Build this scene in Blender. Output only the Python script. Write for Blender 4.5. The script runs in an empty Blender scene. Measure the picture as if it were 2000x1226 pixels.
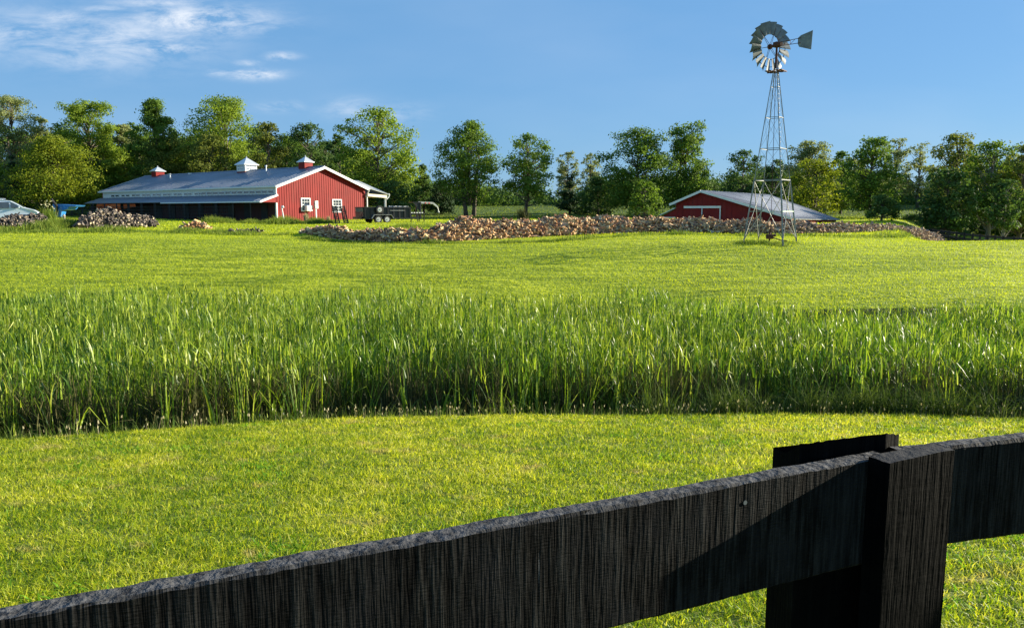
import bpy, math, random
import numpy as np
from mathutils import Vector, Matrix
R = math.radians
sc = bpy.context.scene
COL = sc.collection

# ------------------------------------------------------------------ camera, sky, sun
F = 1500.0                       # focal length in photo pixels (2000 wide)
PITCH = math.atan(200 / F)
cd = bpy.data.cameras.new('camera'); cam = bpy.data.objects.new('camera', cd); COL.objects.link(cam)
cam.location = (0, 0, 0); cam.rotation_euler = (math.pi / 2 - PITCH, 0, 0)
cd.sensor_width = 36; cd.lens = F / 2000 * 36; cd.clip_start = 0.05; cd.clip_end = 9000
sc.camera = cam
CP, SP = math.cos(PITCH), math.sin(PITCH)
def ray(px, py):                 # direction per metre of +Y
    r = (px - 1000) / F; u = (613 - py) / F
    dy = CP + u * SP; dz = u * CP - SP
    return r / dy, dz / dy
SUN_AZ, SUN_EL = R(71.2), R(17.2)
world = bpy.data.worlds.new('World'); sc.world = world; world.use_nodes = True
wn = world.node_tree; bg = wn.nodes['Background']
sky = wn.nodes.new('ShaderNodeTexSky'); sky.sky_type = 'NISHITA'; sky.sun_disc = False
sky.sun_elevation = SUN_EL; sky.sun_rotation = SUN_AZ
sky.air_density = 1.0; sky.dust_density = 0.25; sky.ozone_density = 4.5
bg.inputs[1].default_value = 0.056
def wmath(op, a, b=None, c=None, clamp=False):
    n = wn.nodes.new('ShaderNodeMath'); n.operation = op; n.use_clamp = clamp
    for i, v in enumerate((a, b, c)):
        if v is None: continue
        if isinstance(v, (int, float)): n.inputs[i].default_value = v
        else: wn.links.new(v, n.inputs[i])
    return n.outputs[0]
hs = wn.nodes.new('ShaderNodeHueSaturation'); hs.inputs['Saturation'].default_value = 1.15; hs.inputs['Hue'].default_value = .508
wn.links.new(sky.outputs[0], hs.inputs['Color'])
flat = wn.nodes.new('ShaderNodeMix'); flat.data_type = 'RGBA'; flat.inputs[0].default_value = .7; flat.inputs[7].default_value = (1.45, 3.15, 5.4, 1); wn.links.new(hs.outputs[0], flat.inputs[6])
tc = wn.nodes.new('ShaderNodeTexCoord'); sp = wn.nodes.new('ShaderNodeSeparateXYZ'); wn.links.new(tc.outputs['Generated'], sp.inputs[0])
yy = wmath('MAXIMUM', sp.outputs[1], 0.02)
ca = wmath('DIVIDE', sp.outputs[0], yy); ce = wmath('DIVIDE', sp.outputs[2], yy)
cmb = wn.nodes.new('ShaderNodeCombineXYZ')
wn.links.new(wmath('MULTIPLY', ca, 4.0), cmb.inputs[0]); wn.links.new(wmath('MULTIPLY', ce, 13.0), cmb.inputs[1])
nz = wn.nodes.new('ShaderNodeTexNoise'); nz.inputs['Scale'].default_value = 3.2; nz.inputs['Detail'].default_value = 9; nz.inputs['Roughness'].default_value = .68; nz.inputs['Distortion'].default_value = .35
wn.links.new(cmb.outputs[0], nz.inputs['Vector'])
total = None
CLOUDS = [(60, 65, 190, 38, .42), (230, 75, 150, 45, .5), (390, 40, 110, 22, .95), (130, 38, 60, 14, .5), (330, 95, 55, 9, .85), (498, 146, 42, 8, 1.0), (550, 111, 24, 6, .9), (485, 124, 22, 5, .5), (170, 115, 120, 18, .4),
          (430, 143, 22, 6, .5), (545, 209, 34, 8, .5), (690, 212, 50, 16, .36), (770, 222, 50, 16, .3), (310, 6, 90, 8, .5), (205, 18, 40, 6, .5), (30, 62, 60, 12, .6), (270, 60, 60, 10, .5)]
for (px, py, rx, ry, st) in CLOUDS:
    a0, e0 = ray(px, py); sx = rx / F * 1.02; sy = ry / F * 1.02
    dx = wmath('DIVIDE', wmath('SUBTRACT', ca, a0), sx); dy = wmath('DIVIDE', wmath('SUBTRACT', ce, e0), sy)
    d2 = wmath('ADD', wmath('MULTIPLY', dx, dx), wmath('MULTIPLY', dy, dy))
    m = wmath('MULTIPLY', wmath('POWER', 2.718, wmath('MULTIPLY', d2, -.8)), st * 1.35)
    total = m if total is None else wmath('MAXIMUM', total, m)
# broad faint veils over the rest of the sky
nv = wn.nodes.new('ShaderNodeTexNoise'); nv.inputs['Scale'].default_value = .55; nv.inputs['Detail'].default_value = 4; wn.links.new(cmb.outputs[0], nv.inputs['Vector'])
veil = wmath('MULTIPLY', wmath('SUBTRACT', nv.outputs[0], .42, clamp=True), .32)
sh = wmath('MULTIPLY', wmath('SUBTRACT', nz.outputs[0], .37), 4.0, clamp=True)
dens = wmath('ADD', wmath('MULTIPLY', total, sh), veil, clamp=True)
mx = wn.nodes.new('ShaderNodeMix'); mx.data_type = 'RGBA'
wn.links.new(wmath('MULTIPLY', dens, .85), mx.inputs[0]); wn.links.new(flat.outputs[2], mx.inputs[6]); mx.inputs[7].default_value = (6.2, 6.6, 7.2, 1)
wn.links.new(mx.outputs[2], bg.inputs[0])

sd = bpy.data.lights.new('sun', 'SUN'); sd.energy = 5.0; sd.angle = R(0.55); sd.color = (1.0, .9, .7)
sun = bpy.data.objects.new('sun', sd); COL.objects.link(sun)
sun.rotation_euler = Vector((math.sin(SUN_AZ) * math.cos(SUN_EL), math.cos(SUN_AZ) * math.cos(SUN_EL), math.sin(SUN_EL))).to_track_quat('Z', 'Y').to_euler()
sun.location = (30, 10, 30)
sc.view_settings.view_transform = 'Standard'; sc.view_settings.look = 'None'; sc.view_settings.gamma = 1
sc.view_settings.exposure = 1.4
cy = sc.cycles; cy.max_bounces = 5; cy.diffuse_bounces = 2; cy.glossy_bounces = 2; cy.transmission_bounces = 4; cy.transparent_max_bounces = 4

# ------------------------------------------------------------------ terrain height
EX = np.array([-60, -12, -6.4, -5.1, -3.8, -1.9, 0, 2.4, 4.8, 6.4, 7.9, 14, 60.]); EY = np.array([5.5, 7.6, 9.3, 10.06, 11.1, 11.7, 11.95, 12.05, 12.05, 12.0, 11.47, 9.6, 8.])
PY_ = np.array([0, 16, 22.0, 24.5, 27, 30, 33, 36.5, 40, 46, 60, 80, 100, 115, 135, 170, 260, 400, 3200.])
PZ_ = np.array([-4.75, -4.75, -4.7, -4.45, -3.9, -3.25, -2.7, -2.12, -1.62, -1.40, -1.2, -1.05, -.85, -.2, .9, 2.0, 3.0, 4.0, 6.0])
def smooth(t): t = np.clip(t, 0, 1); return t * t * (3 - 2 * t)
def edge(x): return np.interp(x, EX, EY)
def height(x, y):
    x = np.asarray(x, float); y = np.asarray(y, float)
    e = edge(x)
    yl = np.minimum(y, e)
    zl = -1.6 - .15 * np.maximum(yl - 1, 0) + .012 * np.sin(x * 1.3 + y) * np.cos(y * .9 - x * .4)
    zl = zl - .5 * np.maximum(y - e, 0) ** 1.15
    zf = np.interp(y, PY_, PZ_)
    zs = (np.interp(y - 2, PY_, PZ_) + np.interp(y + 2, PY_, PZ_) + zf) / 3
    zf = np.where(y > 40, (zs + zf) / 2, zs * .5 + zf * .5)
    r = x / np.maximum(y, 5)
    zf = zf + .28 * smooth((-r - .32) / .3) * smooth((y - 34) / 12) * smooth((110 - y) / 40)
    drop = smooth((r - .49) / .09) * smooth((y - 41) / 16) * smooth((125 - y) / 45)
    zf = zf - 2.6 * drop
    zf = zf + .35 * smooth((x - 4) / 6) * smooth((y - 26.8) / .7) * smooth((34 - y) / 6)
    zf = zf + .05 * np.sin(x * .21 + y * .13) * smooth((y - 24) / 6) + .03 * np.sin(x * .6 - y * .5) * smooth((y - 24) / 6)
    return np.where(y < 15, np.maximum(zl, zf), np.maximum(zf, np.where(y < 20, zl, -99)))
def hz(x, y): return float(height(x, y))
def G(px, py, y0=20., y1=400.):    # ground point seen at a photo pixel, beyond y0
    a, e = ray(px, py); ys = np.arange(y0, y1, .05)
    d = e * ys - height(a * ys, ys); k = np.argmax(d <= 0)
    y = ys[k] if d.min() <= 0 else y1
    return Vector((a * y, y, hz(a * y, y)))
def P(px, py, y):                  # the point seen at a photo pixel y metres ahead
    a, e = ray(px, py); return Vector((a * y, y, e * y))
def GX(px, y): a, _ = ray(px, 430); return Vector((a * y, y, hz(a * y, y)))

# ------------------------------------------------------------------ helpers
def tag(o, label=None, cat=None, group=None, kind=None):
    if label: o['label'] = label
    if cat: o['category'] = cat
    if group: o['group'] = group
    if kind: o['kind'] = kind
    return o
def empty(name, loc=(0, 0, 0), rz=0, label=None, cat=None, group=None):
    o = bpy.data.objects.new(name, None); COL.objects.link(o); o.location = loc; o.rotation_euler = (0, 0, rz); o.empty_display_size = .2
    return tag(o, label, cat, group)
def link(name, me, mats, parent=None, smooth_=False):
    for m in (mats if isinstance(mats, (list, tuple)) else [mats]): me.materials.append(m)
    if smooth_: me.polygons.foreach_set('use_smooth', np.ones(len(me.polygons), bool))
    o = bpy.data.objects.new(name, me); COL.objects.link(o)
    if parent: o.parent = parent
    return o
def np_mesh(name, V, Fc, mi=None):
    V = np.asarray(V, np.float32).reshape(-1, 3); Fc = np.asarray(Fc, np.int32); k = Fc.shape[1]
    me = bpy.data.meshes.new(name); me.vertices.add(len(V)); me.vertices.foreach_set('co', V.ravel())
    me.loops.add(Fc.size); me.loops.foreach_set('vertex_index', Fc.ravel())
    me.polygons.add(len(Fc)); me.polygons.foreach_set('loop_start', np.arange(0, Fc.size, k, dtype=np.int32))
    if mi is not None: me.polygons.foreach_set('material_index', np.asarray(mi, np.int32))
    me.update(calc_edges=True); return me
class MB:
    def __init__(s): s.v = []; s.f = []; s.m = []
    def add(s, vs, fs, mi=0):
        n = len(s.v); s.v += [tuple(v) for v in vs]; s.f += [tuple(i + n for i in f) for f in fs]; s.m += [mi] * len(fs); return s
    def box(s, c, d, rot=None, mi=0):
        c = Vector(c); vs = []
        for x in (-.5, .5):
            for y in (-.5, .5):
                for z in (-.5, .5):
                    v = Vector((x * d[0], y * d[1], z * d[2])); vs.append((rot @ v if rot else v) + c)
        return s.add(vs, [(0, 1, 3, 2), (4, 6, 7, 5), (0, 4, 5, 1), (2, 3, 7, 6), (0, 2, 6, 4), (1, 5, 7, 3)], mi)
    def beam(s, p0, p1, w, h=None, up=(0, 0, 1), mi=0):
        p0 = Vector(p0); p1 = Vector(p1); h = h or w; d = (p1 - p0); L = d.length; d.normalize()
        sx = d.cross(Vector(up))
        if sx.length < 1e-4: sx = d.cross(Vector((1, 0, 0)))
        sx.normalize(); u = sx.cross(d)
        return s.box((p0 + p1) / 2, (L, w, h), Matrix((d, sx, u)).transposed(), mi)
    def tube(s, pts, rad, n=6, mi=0, cap=True):
        pts = [Vector(p) for p in pts]; rad = rad if isinstance(rad, (list, tuple)) else [rad] * len(pts)
        vs = []; up = Vector((0, 0, 1))
        for i, p in enumerate(pts):
            d = (pts[min(i + 1, len(pts) - 1)] - pts[max(i - 1, 0)]).normalized()
            a = d.cross(up if abs(d.z) < .95 else Vector((1, 0, 0))).normalized(); b = d.cross(a)
            for k in range(n): t = 2 * math.pi * k / n; vs.append(p + (a * math.cos(t) + b * math.sin(t)) * rad[i])
        fs = [(i * n + k, i * n + (k + 1) % n, (i + 1) * n + (k + 1) % n, (i + 1) * n + k) for i in range(len(pts) - 1) for k in range(n)]
        if cap: fs += [tuple(range(n - 1, -1, -1)), tuple(range((len(pts) - 1) * n, len(pts) * n))]
        return s.add(vs, fs, mi)
    def prism(s, poly, off, mi=0):   # polygon of 3D points swept by a vector
        poly = [Vector(p) for p in poly]; off = Vector(off); n = len(poly)
        return s.add(poly + [p + off for p in poly], [tuple(range(n - 1, -1, -1)), tuple(range(n, 2 * n))] + [(i, (i + 1) % n, n + (i + 1) % n, n + i) for i in range(n)], mi)
    def ring(s, c, ax, r0, r1, w, n=24, mi=0):   # a flat-sided annulus round axis ax
        c = Vector(c); ax = Vector(ax).normalized(); a = ax.orthogonal().normalized(); b = ax.cross(a); vs = []
        for k in range(n):
            d = a * math.cos(2 * math.pi * k / n) + b * math.sin(2 * math.pi * k / n)
            vs += [c + d * r0 - ax * w / 2, c + d * r1 - ax * w / 2, c + d * r1 + ax * w / 2, c + d * r0 + ax * w / 2]
        fs = []
        for k in range(n):
            j = (k + 1) % n
            for q in range(4): fs.append((k * 4 + q, j * 4 + q, j * 4 + (q + 1) % 4, k * 4 + (q + 1) % 4))
        return s.add(vs, fs, mi)
    def build(s, name, mats, parent=None, sm=False, bev=0):
        me = bpy.data.meshes.new(name); me.from_pydata(s.v, [], s.f)
        for m in (mats if isinstance(mats, (list, tuple)) else [mats]): me.materials.append(m)
        me.polygons.foreach_set('material_index', s.m)
        import bmesh
        b = bmesh.new(); b.from_mesh(me); bmesh.ops.recalc_face_normals(b, faces=b.faces); b.to_mesh(me); b.free()
        if sm: me.polygons.foreach_set('use_smooth', [True] * len(me.polygons))
        me.update(); o = bpy.data.objects.new(name, me); COL.objects.link(o)
        if parent: o.parent = parent
        if bev: md = o.modifiers.new('bevel', 'BEVEL'); md.width = bev; md.segments = 2
        return o

# ------------------------------------------------------------------ materials
class NT:
    def __init__(s, name):
        s.m = bpy.data.materials.new(name); s.m.use_nodes = True; s.t = s.m.node_tree; s.b = s.t.nodes['Principled BSDF']
        s.geo = s.t.nodes.new('ShaderNodeNewGeometry'); s.pos = s.geo.outputs['Position']
    def n(s, typ, **kw):
        n = s.t.nodes.new(typ)
        for k, v in kw.items(): setattr(n, k, v)
        return n
    def put(s, inp, v):
        if isinstance(v, bpy.types.NodeSocket): s.t.links.new(v, inp)
        elif isinstance(v, tuple) and len(v) == 3 and len(inp.default_value) == 4: inp.default_value = (*v, 1)
        else: inp.default_value = v
    def math(s, op, a, b=0., clamp=False):
        n = s.n('ShaderNodeMath', operation=op, use_clamp=clamp); s.put(n.inputs[0], a); s.put(n.inputs[1], b); return n.outputs[0]
    def noise(s, scale, detail=4, vec=None, st=None, rough=.55):
        n = s.n('ShaderNodeTexNoise'); n.inputs['Scale'].default_value = scale; n.inputs['Detail'].default_value = detail; n.inputs['Roughness'].default_value = rough
        v = vec or s.pos
        if st:
            mp = s.n('ShaderNodeMapping'); mp.inputs['Scale'].default_value = st; s.t.links.new(v, mp.inputs[0]); v = mp.outputs[0]
        s.t.links.new(v, n.inputs['Vector']); return n.outputs[0]
    def ramp(s, f, stops):
        n = s.n('ShaderNodeValToRGB'); s.put(n.inputs[0], f); el = n.color_ramp.elements
        while len(el) < len(stops): el.new(.5)
        for e, (p, c) in zip(el, stops): e.position = p; e.color = (*c, 1)
        return n.outputs[0]
    def mix(s, f, a, b, mode='MIX'):
        n = s.n('ShaderNodeMix', data_type='RGBA', blend_type=mode); s.put(n.inputs[0], f); s.put(n.inputs[6], a); s.put(n.inputs[7], b); return n.outputs[2]
    def mapr(s, v, a, b, c=0., d=1.):
        n = s.n('ShaderNodeMapRange'); s.put(n.inputs[0], v)
        for i, q in enumerate((a, b, c, d)): n.inputs[i + 1].default_value = q
        return n.outputs[0]
    def rnd(s):
        oi = s.n('ShaderNodeObjectInfo'); return s.math('FRACT', s.math('ADD', s.geo.outputs['Random Per Island'], oi.outputs['Random']))
    def bump(s, h, strength=.5, dist=.02):
        n = s.n('ShaderNodeBump'); n.inputs['Strength'].default_value = strength; n.inputs['Distance'].default_value = dist; s.put(n.inputs['Height'], h); s.t.links.new(n.outputs[0], s.b.inputs['Normal'])
    def sepz(s):
        n = s.n('ShaderNodeSeparateXYZ'); s.t.links.new(s.pos, n.inputs[0]); return n.outputs
    def done(s, col, rough=.7, metal=0., spec=.5, trans=0., tcol=None):
        s.put(s.b.inputs['Base Color'], col); s.put(s.b.inputs['Roughness'], rough); s.put(s.b.inputs['Metallic'], metal); s.b.inputs['Specular IOR Level'].default_value = spec
        if trans:
            tl = s.n('ShaderNodeBsdfTranslucent'); s.put(tl.inputs[0], tcol if tcol is not None else col)
            mxs = s.n('ShaderNodeMixShader'); s.put(mxs.inputs[0], trans); s.t.links.new(s.b.outputs[0], mxs.inputs[1]); s.t.links.new(tl.outputs[0], mxs.inputs[2])
            s.t.links.new(mxs.outputs[0], s.t.nodes['Material Output'].inputs[0])
        return s.m
def plain(name, col, rough=.6, metal=0., var=.15, spec=.5, scale=3.):
    q = NT(name); n = q.noise(scale, 5); k = q.mapr(n, .3, .7, 1 - var, 1 + var)
    v = q.n('ShaderNodeVectorMath', operation='SCALE'); v.inputs[0].default_value = col; q.put(v.inputs['Scale'], k)
    return q.done(v.outputs[0], rough, metal, spec)
def leafmat(name, c1, c2, c3, trans=.35, tmul=1.6, rough=.7, scale=.3):
    q = NT(name); r = q.rnd(); col = q.ramp(r, [(0, c1), (.55, c2), (1, c3)])
    n = q.noise(scale, 3); col = q.mix(q.mapr(n, .35, .65, 0, .5), col, c3)
    t = q.mix(1.0, col, (tmul, tmul * .98, tmul * .6), 'MULTIPLY')
    return q.done(col, rough, 0, .12, trans, t)
M = {}
# lawn soil and turf under the blades
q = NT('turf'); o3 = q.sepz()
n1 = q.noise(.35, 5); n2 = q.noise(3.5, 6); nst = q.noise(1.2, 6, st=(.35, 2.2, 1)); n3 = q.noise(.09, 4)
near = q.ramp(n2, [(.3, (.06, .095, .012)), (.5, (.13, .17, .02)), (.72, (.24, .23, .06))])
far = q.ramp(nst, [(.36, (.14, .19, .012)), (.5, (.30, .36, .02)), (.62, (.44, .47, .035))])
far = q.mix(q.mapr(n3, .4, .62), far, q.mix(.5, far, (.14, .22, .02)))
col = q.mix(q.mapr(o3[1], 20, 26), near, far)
scarp = q.math('MULTIPLY', q.mapr(q.geo.outputs['True Normal'], 0, 1), 1.0)
sn = q.n('ShaderNodeSeparateXYZ'); q.t.links.new(q.geo.outputs['True Normal'], sn.inputs[0])
soil = q.mapr(q.math('ADD', sn.outputs[2], q.mapr(q.noise(1.1, 6), .3, .7, -.05, .05)), .93, .90)
soil = q.math('MULTIPLY', soil, q.mapr(o3[1], 23, 25))
col = q.mix(soil, col, q.ramp(n2, [(.3, (.035, .045, .012)), (.7, (.10, .10, .03))]))
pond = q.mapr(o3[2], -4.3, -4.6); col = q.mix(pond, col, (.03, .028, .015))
wood_shade = q.mapr(o3[1], 92, 104); col = q.mix(wood_shade, col, q.ramp(nst, [(.3, (.03, .065, .012)), (.7, (.07, .11, .02))]))  # tree shade on the far hillside, painted into the turf colour
bm = q.math('ADD', n2, nst); q.bump(bm, .8, .12)
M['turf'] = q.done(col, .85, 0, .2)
# grass blades
q = NT('grass_blade'); r = q.rnd(); n = q.noise(1.1, 4); nn = q.noise(.3, 3)
a = q.ramp(r, [(0, (.16, .23, .008)), (.45, (.40, .46, .014)), (.8, (.58, .58, .04)), (1, (.62, .58, .20))])
b = q.ramp(r, [(0, (.06, .14, .01)), (.6, (.24, .34, .012)), (1, (.50, .50, .03))])
col = q.mix(q.mapr(q.math('ADD', q.math('MULTIPLY', n, .55), q.math('MULTIPLY', nn, .45)), .45, .58), b, a)
col = q.mix(q.mapr(q.noise(2.3, 3), .60, .72), col, (.42, .36, .13))
M['blade'] = q.done(col, .5, 0, .3, .5, q.mix(1., col, (1.35, 1.3, .7), 'MULTIPLY'))
q = NT('field_blade'); r = q.rnd(); n = q.noise(1.0, 6, st=(.22, 1.9, 1), rough=.65); n2 = q.noise(.08, 3)
a = q.ramp(r, [(0, (.32, .40, .01)), (.5, (.46, .54, .014)), (1, (.54, .58, .03))])
b = q.ramp(r, [(0, (.13, .19, .010)), (.6, (.28, .36, .012)), (1, (.45, .48, .03))])
col = q.mix(q.mapr(q.math('ADD', q.math('MULTIPLY', n, .6), q.math('MULTIPLY', n2, .4)), .44, .56), b, a)
M['fblade'] = q.done(col, .55, 0, .3, .45, q.mix(1., col, (1.35, 1.3, .7), 'MULTIPLY'))
M['weed'] = leafmat('weed_leaf', (.05, .11, .015), (.12, .20, .025), (.26, .30, .06), .4, 1.3, scale=1.)
M['clover'] = leafmat('broad_weed_leaf', (.07, .20, .015), (.12, .30, .02), (.2, .36, .03), .45, 1.4, scale=1.)
M['seed'] = leafmat('seed_head', (.30, .26, .15), (.42, .36, .22), (.5, .46, .3), .3, 1.)
M['bloom'] = leafmat('pale_bloom', (.6, .58, .35), (.7, .66, .4), (.75, .7, .5), .3, 1.)
q = NT('cattail_leaf'); r = q.rnd(); o3 = q.sepz()
col = q.ramp(r, [(0, (.018, .055, .008)), (.3, (.06, .13, .012)), (.6, (.20, .29, .02)), (.9, (.40, .47, .05)), (1, (.48, .50, .14))])
tn = q.noise(.25, 3); col = q.mix(q.mapr(tn, .42, .6, 0, .6), col, q.mix(1., col, (.75, .95, 1.1), 'MULTIPLY'))
M['cattail'] = q.done(col, .42, 0, .4, .33, q.mix(1., col, (1.5, 1.5, .6), 'MULTIPLY'))
M['dead_shade_reed'] = leafmat('dead_and_shade_reed', (.018, .032, .010), (.042, .058, .016), (.15, .13, .055), .15, 1., rough=.8)  # dead stems, and dark stalks standing in for shade in the cattails
M['fol_green'] = leafmat('foliage_green', (.045, .09, .014), (.09, .16, .02), (.15, .23, .035))
M['fol_dark'] = leafmat('foliage_dark', (.028, .065, .018), (.055, .11, .024), (.10, .16, .04), .3)
M['fol_yellow'] = leafmat('foliage_yellow', (.05, .09, .010), (.11, .16, .014), (.25, .28, .022), .4)
M['fol_bright'] = leafmat('foliage_bright', (.07, .13, .014), (.14, .22, .024), (.24, .31, .045), .45)
M['fol_pale'] = leafmat('foliage_pale', (.11, .15, .05), (.20, .25, .09), (.32, .35, .15), .4, 1.2)
M['fol_olive'] = leafmat('foliage_olive', (.06, .09, .016), (.12, .15, .025), (.20, .22, .045))
M['fol_conifer'] = leafmat('foliage_conifer', (.014, .035, .016), (.025, .055, .02), (.045, .08, .03), .15)
M['bark'] = plain('tree_bark', (.10, .08, .06), .9, var=.4, scale=4)
M['bark_pale'] = plain('pale_tree_bark', (.24, .21, .17), .9, var=.3, scale=4)
q = NT('red_siding'); n = q.noise(.6, 5); n2 = q.noise(2.5, 5, st=(1, 1, .25)); cc = q.ramp(n, [(.3, (.19, .010, .010)), (.7, (.26, .017, .015))]); cc = q.mix(q.mapr(n2, .5, .75, 0, .35), cc, (.20, .05, .04)); M['red'] = q.done(cc, .6, 0, .2)
M['red_dark'] = plain('dark_red_boards', (.045, .009, .009), .8, var=.3)
M['white'] = plain('white_trim', (.72, .74, .74), .45, var=.05)
M['cream'] = plain('cream_soffit', (.62, .56, .42), .6, var=.06)
q = NT('metal_roof'); n = q.noise(.5, 5, st=(.4, 1, 1)); M['roof'] = q.done(q.ramp(n, [(.3, (.165, .195, .25)), (.7, (.23, .26, .32))]), .38, .35, .5)
q = NT('old_metal_roof'); n = q.noise(.5, 6, st=(.25, 2.2, 1)); M['roof2'] = q.done(q.ramp(n, [(.35, (.17, .16, .17)), (.5, (.30, .30, .32)), (.68, (.36, .36, .38))]), .45, .3, .5)
M['tin'] = plain('tin_cap', (.62, .64, .66), .35, .5, var=.08)
M['galv'] = plain('galvanised_steel', (.36, .38, .37), .5, .45, var=.35, scale=8)
M['galv_blade'] = plain('galvanised_sheet', (.18, .195, .195), .6, .1, var=.3, scale=3)
M['leg'] = plain('tower_steel', (.28, .275, .26), .55, .35, var=.45, scale=2.5)
M['rust'] = plain('rusty_iron', (.10, .035, .022), .8, .1, var=.5, scale=9)
M['glass'] = plain('window_glass', (.05, .065, .08), .06, 0, var=.2, spec=.9)
M['black'] = plain('black_paint', (.012, .013, .016), .35, 0, var=.3)
M['blackwood'] = plain('black_boards', (.014, .013, .015), .75, 0, var=.5)
M['rubber'] = plain('tyre_rubber', (.018, .018, .018), .85, var=.2)
M['rimm'] = plain('white_wheel', (.62, .63, .62), .4, .2, var=.1)
M['carpaint'] = plain('pale_blue_car_paint', (.62, .69, .76), .25, .25, var=.02)
M['orange'] = leafmat('orange_tarp', (.85, .17, .04), (.88, .2, .05), (.9, .24, .07), .5, 1.)
M['blue'] = plain('blue_plastic', (.02, .17, .50), .4, var=.35, scale=5)
M['tape'] = plain('white_reflective_tape', (.75, .75, .75), .4, var=.05)
M['redtape'] = plain('red_tape', (.6, .04, .03), .4, var=.05)
M['rail_green'] = plain('pale_green_paint', (.35, .5, .38), .5, var=.2)
M['post'] = plain('weathered_wood', (.30, .26, .2), .85, var=.3, scale=6)
M['tan'] = plain('tan_board', (.2, .155, .1), .8, var=.3, scale=2)
def woodmat(name, stops):
    q = NT(name); r = q.rnd(); g = q.noise(22, 3, vec=q.n('ShaderNodeTexCoord').outputs['Object'], st=(.15, 1, 1)); o3 = q.sepz()
    col = q.ramp(r, stops); col = q.mix(q.mapr(g, .3, .7, 0, .5), col, q.mix(1., col, (.55, .5, .45), 'MULTIPLY'))
    gy = q.math('MULTIPLY', q.mapr(o3[0], 11, 22), .6); col = q.mix(gy, col, q.mix(.65, col, (.27, .25, .22)))
    return q.done(col, .85, 0, .2)
M['split'] = woodmat('split_wood', [(0, (.24, .12, .06)), (.3, (.48, .26, .13)), (.55, (.62, .38, .19)), (.75, (.70, .49, .27)), (.9, (.80, .60, .30)), (1, (.8, .68, .44))])
M['barkw'] = woodmat('log_bark', [(0, (.11, .08, .065)), (.5, (.26, .18, .14)), (.8, (.36, .24, .19)), (1, (.42, .35, .3))])
M['splitg'] = woodmat('grey_split_wood', [(0, (.05, .047, .045)), (.5, (.12, .10, .095)), (.8, (.28, .23, .19)), (1, (.6, .5, .33))])
M['barkg'] = woodmat('grey_log_bark', [(0, (.025, .025, .027)), (.6, (.05, .05, .053)), (1, (.11, .105, .105))])
# black-stained rough-sawn oak: object X along the board
q = NT('black_stained_oak'); oc = q.n('ShaderNodeTexCoord').outputs['Object']
k1 = q.noise(1, 2, vec=oc, st=(170, 14, 11), rough=.65); k2 = q.noise(1, 3, vec=oc, st=(75, 5, 3), rough=.65); k3 = q.noise(14, 5, vec=oc); k4 = q.noise(90, 4, vec=oc, st=(1, 1, 6)); k5 = q.noise(1, 2, vec=oc, st=(16, 1.5, 1.5))
kk = q.math('ADD', q.math('MULTIPLY', k1, .55), q.math('ADD', q.math('MULTIPLY', k2, .33), q.math('MULTIPLY', k4, .20)))
kk = q.math('ADD', kk, q.math('MULTIPLY', q.math('SUBTRACT', k5, .5), .22))
col = q.ramp(kk, [(.42, (.0008, .0008, .001)), (.53, (.0065, .0064, .006)), (.70, (.032, .032, .030))])
col = q.mix(q.mapr(k3, .45, .7, 0, .6), col, (.02, .02, .021))
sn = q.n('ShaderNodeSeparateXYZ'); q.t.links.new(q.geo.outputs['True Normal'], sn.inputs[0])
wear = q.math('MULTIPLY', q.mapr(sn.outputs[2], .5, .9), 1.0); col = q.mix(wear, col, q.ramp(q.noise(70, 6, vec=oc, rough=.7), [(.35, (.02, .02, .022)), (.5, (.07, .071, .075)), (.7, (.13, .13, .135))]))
sx = q.n('ShaderNodeSeparateXYZ'); q.t.links.new(oc, sx.inputs[0])
fx = q.math('ABSOLUTE', q.math('ADD', sx.outputs[0], .491)); fz = q.math('ABSOLUTE', q.math('ADD', sx.outputs[2], .056))
fm = q.math('MULTIPLY', q.mapr(q.math('ADD', fx, q.math('MULTIPLY', k3, .002)), .0020, .0014), q.mapr(q.math('ADD', fz, q.math('MULTIPLY', k4, .03)), .033, .022)); col = q.mix(q.math('MULTIPLY', fm, .7), col, (.12, .12, .12))
topm = q.mapr(sn.outputs[2], .5, .9); hb_ = q.n('ShaderNodeMix', data_type='FLOAT'); q.put(hb_.inputs[0], topm); q.put(hb_.inputs[2], kk); q.put(hb_.inputs[3], q.noise(90, 5, vec=oc)); q.bump(hb_.outputs[0], .9, .011); M['oak'] = q.done(col, .8, 0, .05)
q = NT('black_stained_post'); oc = q.n('ShaderNodeTexCoord').outputs['Object']
k1 = q.noise(1, 4, vec=oc, st=(60, 60, 3), rough=.7); k2 = q.noise(35, 5, vec=oc); k6 = q.noise(1, 3, vec=oc, st=(14, 14, 110))
kk = q.math('ADD', q.math('MULTIPLY', k1, .6), q.math('ADD', q.math('MULTIPLY', k2, .25), q.math('MULTIPLY', k6, .15)))
col = q.ramp(kk, [(.42, (.001, .001, .0012)), (.57, (.003, .003, .0029)), (.74, (.014, .0138, .0125))])
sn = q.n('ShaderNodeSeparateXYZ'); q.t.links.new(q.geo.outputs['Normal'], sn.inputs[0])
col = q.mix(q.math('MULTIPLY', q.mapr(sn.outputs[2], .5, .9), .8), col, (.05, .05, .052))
q.bump(kk, 1.0, .007); M['oakpost'] = q.done(col, .8, 0, .05)
M['paint_fleck'] = plain('pale_scrape', (.16, .17, .18), .8, var=.4, scale=60)

rng = np.random.default_rng(7); random.seed(7)

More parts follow.
